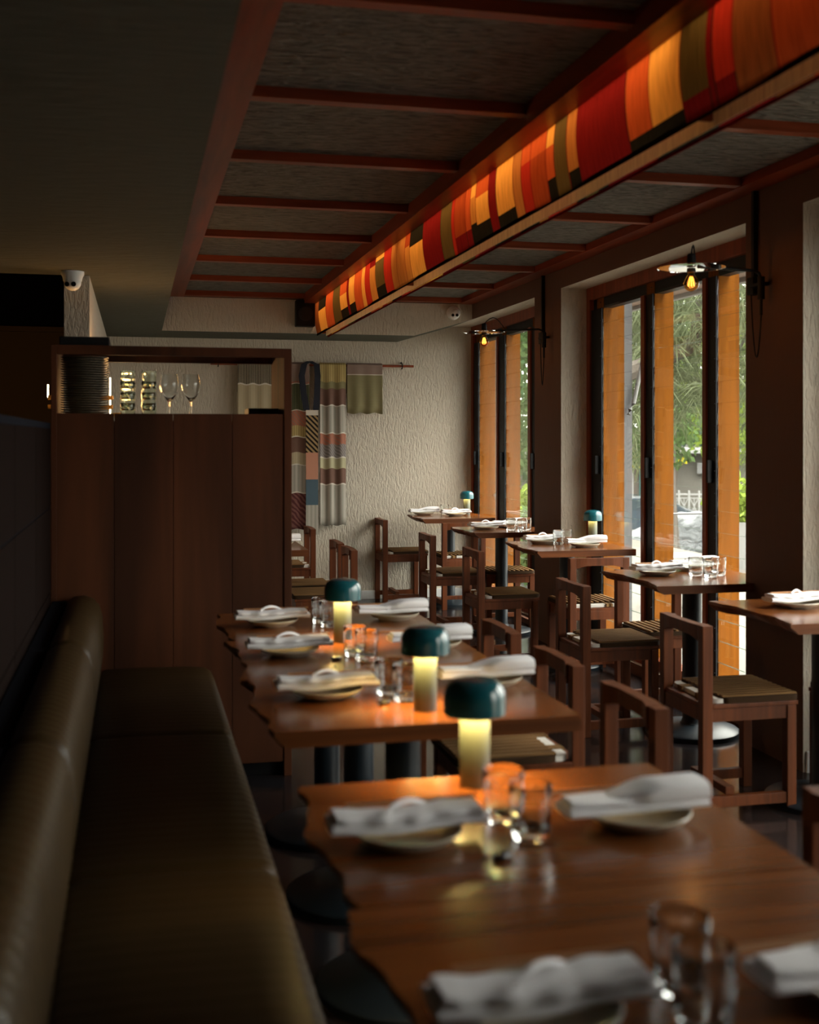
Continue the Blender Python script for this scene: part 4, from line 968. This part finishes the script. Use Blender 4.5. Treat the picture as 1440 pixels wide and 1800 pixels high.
# feathery casuarina just outside the terrace
tree((8.2, 15.2, -2.3), 'feathery casuarina tree with grey branches outside the larger window',
     [((-0.6, -0.6, 6.5), (2.2, 2.0, 1.3), 800), ((0.0, 0.2, 5.2), (1.7, 2.0, 1.0), 500), ((-1.2, 0.8, 4.6), (1.0, 1.3, 1.2), 350), ((0.9, 0.0, 3.9), (0.5, 0.8, 1.0), 120)],
     ([(1.8, 2.0, 0), (1.7, 1.6, 2.0), (1.4, 1.2, 3.8), (1.0, 0.8, 5.2), (0.7, 0.6, 7.0)], [.2, .17, .15, .12, .07]),
     [([(-1.9, -0.6, 4.55), (-1.15, -0.3, 4.8), (-0.75, -0.2, 4.95), (-0.3, -0.1, 5.35), (0.5, 0.3, 5.55), (1.2, 0.9, 5.1)], [.13, .12, .11, .09, .05, .04]),
      ([(-0.75, -0.2, 4.95), (-0.62, -0.25, 5.25), (-0.55, -0.25, 5.7), (-0.9, -0.3, 6.2)], [.10, .08, .05, .02]),
      ([(1.0, 0.8, 6.0), (0.2, 0.2, 6.25), (-0.8, -0.2, 6.35), (-1.8, -0.5, 6.2)], [.07, .06, .045, .02]),
      ([(1.0, 0.8, 5.7), (0.0, 0.0, 6.0), (-0.9, -0.5, 6.05), (-1.5, -0.7, 6.5)], [.06, .045, .03, .015]),
      ([(-1.6, 0.9, 4.9), (-0.6, 1.2, 4.7), (0.5, 1.2, 4.55)], [.05, .05, .03]),
      ([(0.5, 0.3, 5.3), (-0.1, -0.3, 4.75), (-0.4, -0.4, 4.1)], [.03, .02, .01])], 3, 'needle', 'dull')
tree((13.2, 24.5, -2.3), 'bright green leafy tree behind the casuarina', [((0, 0, 5.6), (2.2, 2.0, 1.4), 3600), ((0.6, 0, 3.9), (1.5, 2, 0.8), 1300)],
     ([(0, 0, 0), (0.1, 0, 3), (0, 0, 6)], [.18, .15, .06]), [], 5, 'leaf', 'bright')
tree((16.6, 32.0, -2.3), 'deep green leafy tree above the white fence', [((0.3, 0, 4.4), (2.3, 2.0, 1.0), 4200), ((-1.2, 1, 6.5), (2.6, 2.4, 2.0), 3500)],
     ([(-0.9, 0.5, 0), (-1.0, 0.5, 2), (-0.8, 0.4, 4), (-0.3, 0, 6)], [.26, .2, .16, .08]), [], 6, 'leaf', 'blue', L=0.2, Wd=0.06)
tree((10.6, 22.0, -2.3), 'dark green tree filling the left part of the larger window', [((-0.4, 1.2, 6.4), (1.4, 1.6, 1.9), 2400), ((-0.2, 0.4, 3.9), (0.9, 1.2, 0.9), 1200)],
     ([(0, 0, 0), (0, .1, 3), (.1, 0, 6)], [.16, .13, .06]), [], 8, 'leaf', 'mid')
tree((12.4, 27.0, -2.3), 'yellow flowering shrub glimpsed between the trees', [((0.15, 0, 3.15), (0.8, 0.4, 0.16), 500)], ([(0, 0, 0), (0, 0, 3.1)], [.06, .03]), [], 9, 'leaf', 'yellow', L=.1, Wd=.05, name='flowering_shrub')
tree((6.6, 18.6, -2.3), 'leafy tree with a thick grey limb outside the far window', [((0.3, 0.6, 6.6), (1.6, 1.9, 1.5), 3600), ((0.0, 0.5, 4.6), (1.1, 1.6, 1.0), 1800), ((0.3, 0.4, 3.4), (0.9, 1.1, 0.5), 600)],
     ([(1.0, 1.0, 0), (0.9, .9, 3), (0.6, .8, 4.5), (0.2, 0, 6.6)], [.2, .17, .14, .08]),
     [([(-0.9, 0, 5.75), (-0.1, 0, 5.65), (0.8, 0.2, 5.75)], [.15, .14, .1])], 10, 'leaf', 'mid')
tree((21.5, 34, -2.3), 'broad green tree behind the right edge of the larger window', [((0, 0, 5.5), (3.5, 3, 3.0), 6500)], ([(0, 0, 0), (0.1, 0, 6)], [.3, .15]), [], 12, 'leaf', 'mid', L=.22, Wd=.07)
tree((13, 44, -2.3), 'distant green tree behind the far window', [((0, 0, 5.5), (5, 4, 4.5), 6500)], ([(0, 0, 0), (0.1, 0, 6)], [.3, .15]), [], 13, 'leaf', 'deep', L=.3, Wd=.1)
def planter(loc, r, h, label, n, col, fr, seed):
    rnd = random.Random(seed); e = empty('planter', loc); tag(e, label, 'planter')
    obj('pot', lathe(BM(), [(r*.7, 0), (r, h*.9), (r*1.02, h), (r*.9, h), (r*.88, h*.85)], seg=36), white_out, e, True)
    bm = BM(); leaves(bm, (0, 0, h+fr*0.6), (r*1.3, r*1.3, fr), n, .09, .03, 0, rnd, shell=0); obj('plant', bm, leafc[col], e)
planter((4.55, 12.8, -0.05), 0.30, 0.50, 'round white pot with a green shrub outside the far window', 900, 'bright', 0.3, 21)
planter((6.55, 11.8, -0.05), 0.32, 0.55, 'pale pot with bright green plant at the right edge of the larger window', 900, 'bright', 0.30, 22)
rnd = random.Random(5); bm = BM(); leaves(bm, (0, 0, 0.35), (0.35, 0.8, 0.40), 1600, .10, .03, 0, rnd, shell=0)
o = obj('low_shrub', bm, leafc['mid'], None, False, (3.95, 11.2, -0.05)); tag(o, 'low green shrub on the terrace just outside the far window', 'shrub')
# wire chair on the terrace
e = empty('terrace_chair', (4.3, 9.05, -0.05)); tag(e, 'thin metal chair frame on the sunny terrace', 'chair')
obj('frame', tube(BM(), [(0, 0, 0), (0, 0, 0.78)]+arc((0.05, 0, 0.78), 0.05, PI, PI/2, 5)+[(0.35, 0, 0.83)]+arc((0.35, 0, 0.78), 0.05, PI/2, 0, 5)+[(0.40, 0, 0)], 0.009, 8), M['grey_metal'], e, True)
obj('frame', tube(BM(), [(0, 0.42, 0), (0, 0.42, 0.45), (0.4, 0.42, 0.45), (0.4, 0.42, 0)], 0.009, 8), M['grey_metal'], e, True)
obj('seat', B(0.0, 0.4, 0.0, 0.42, 0.452, 0.462), white_out, e)
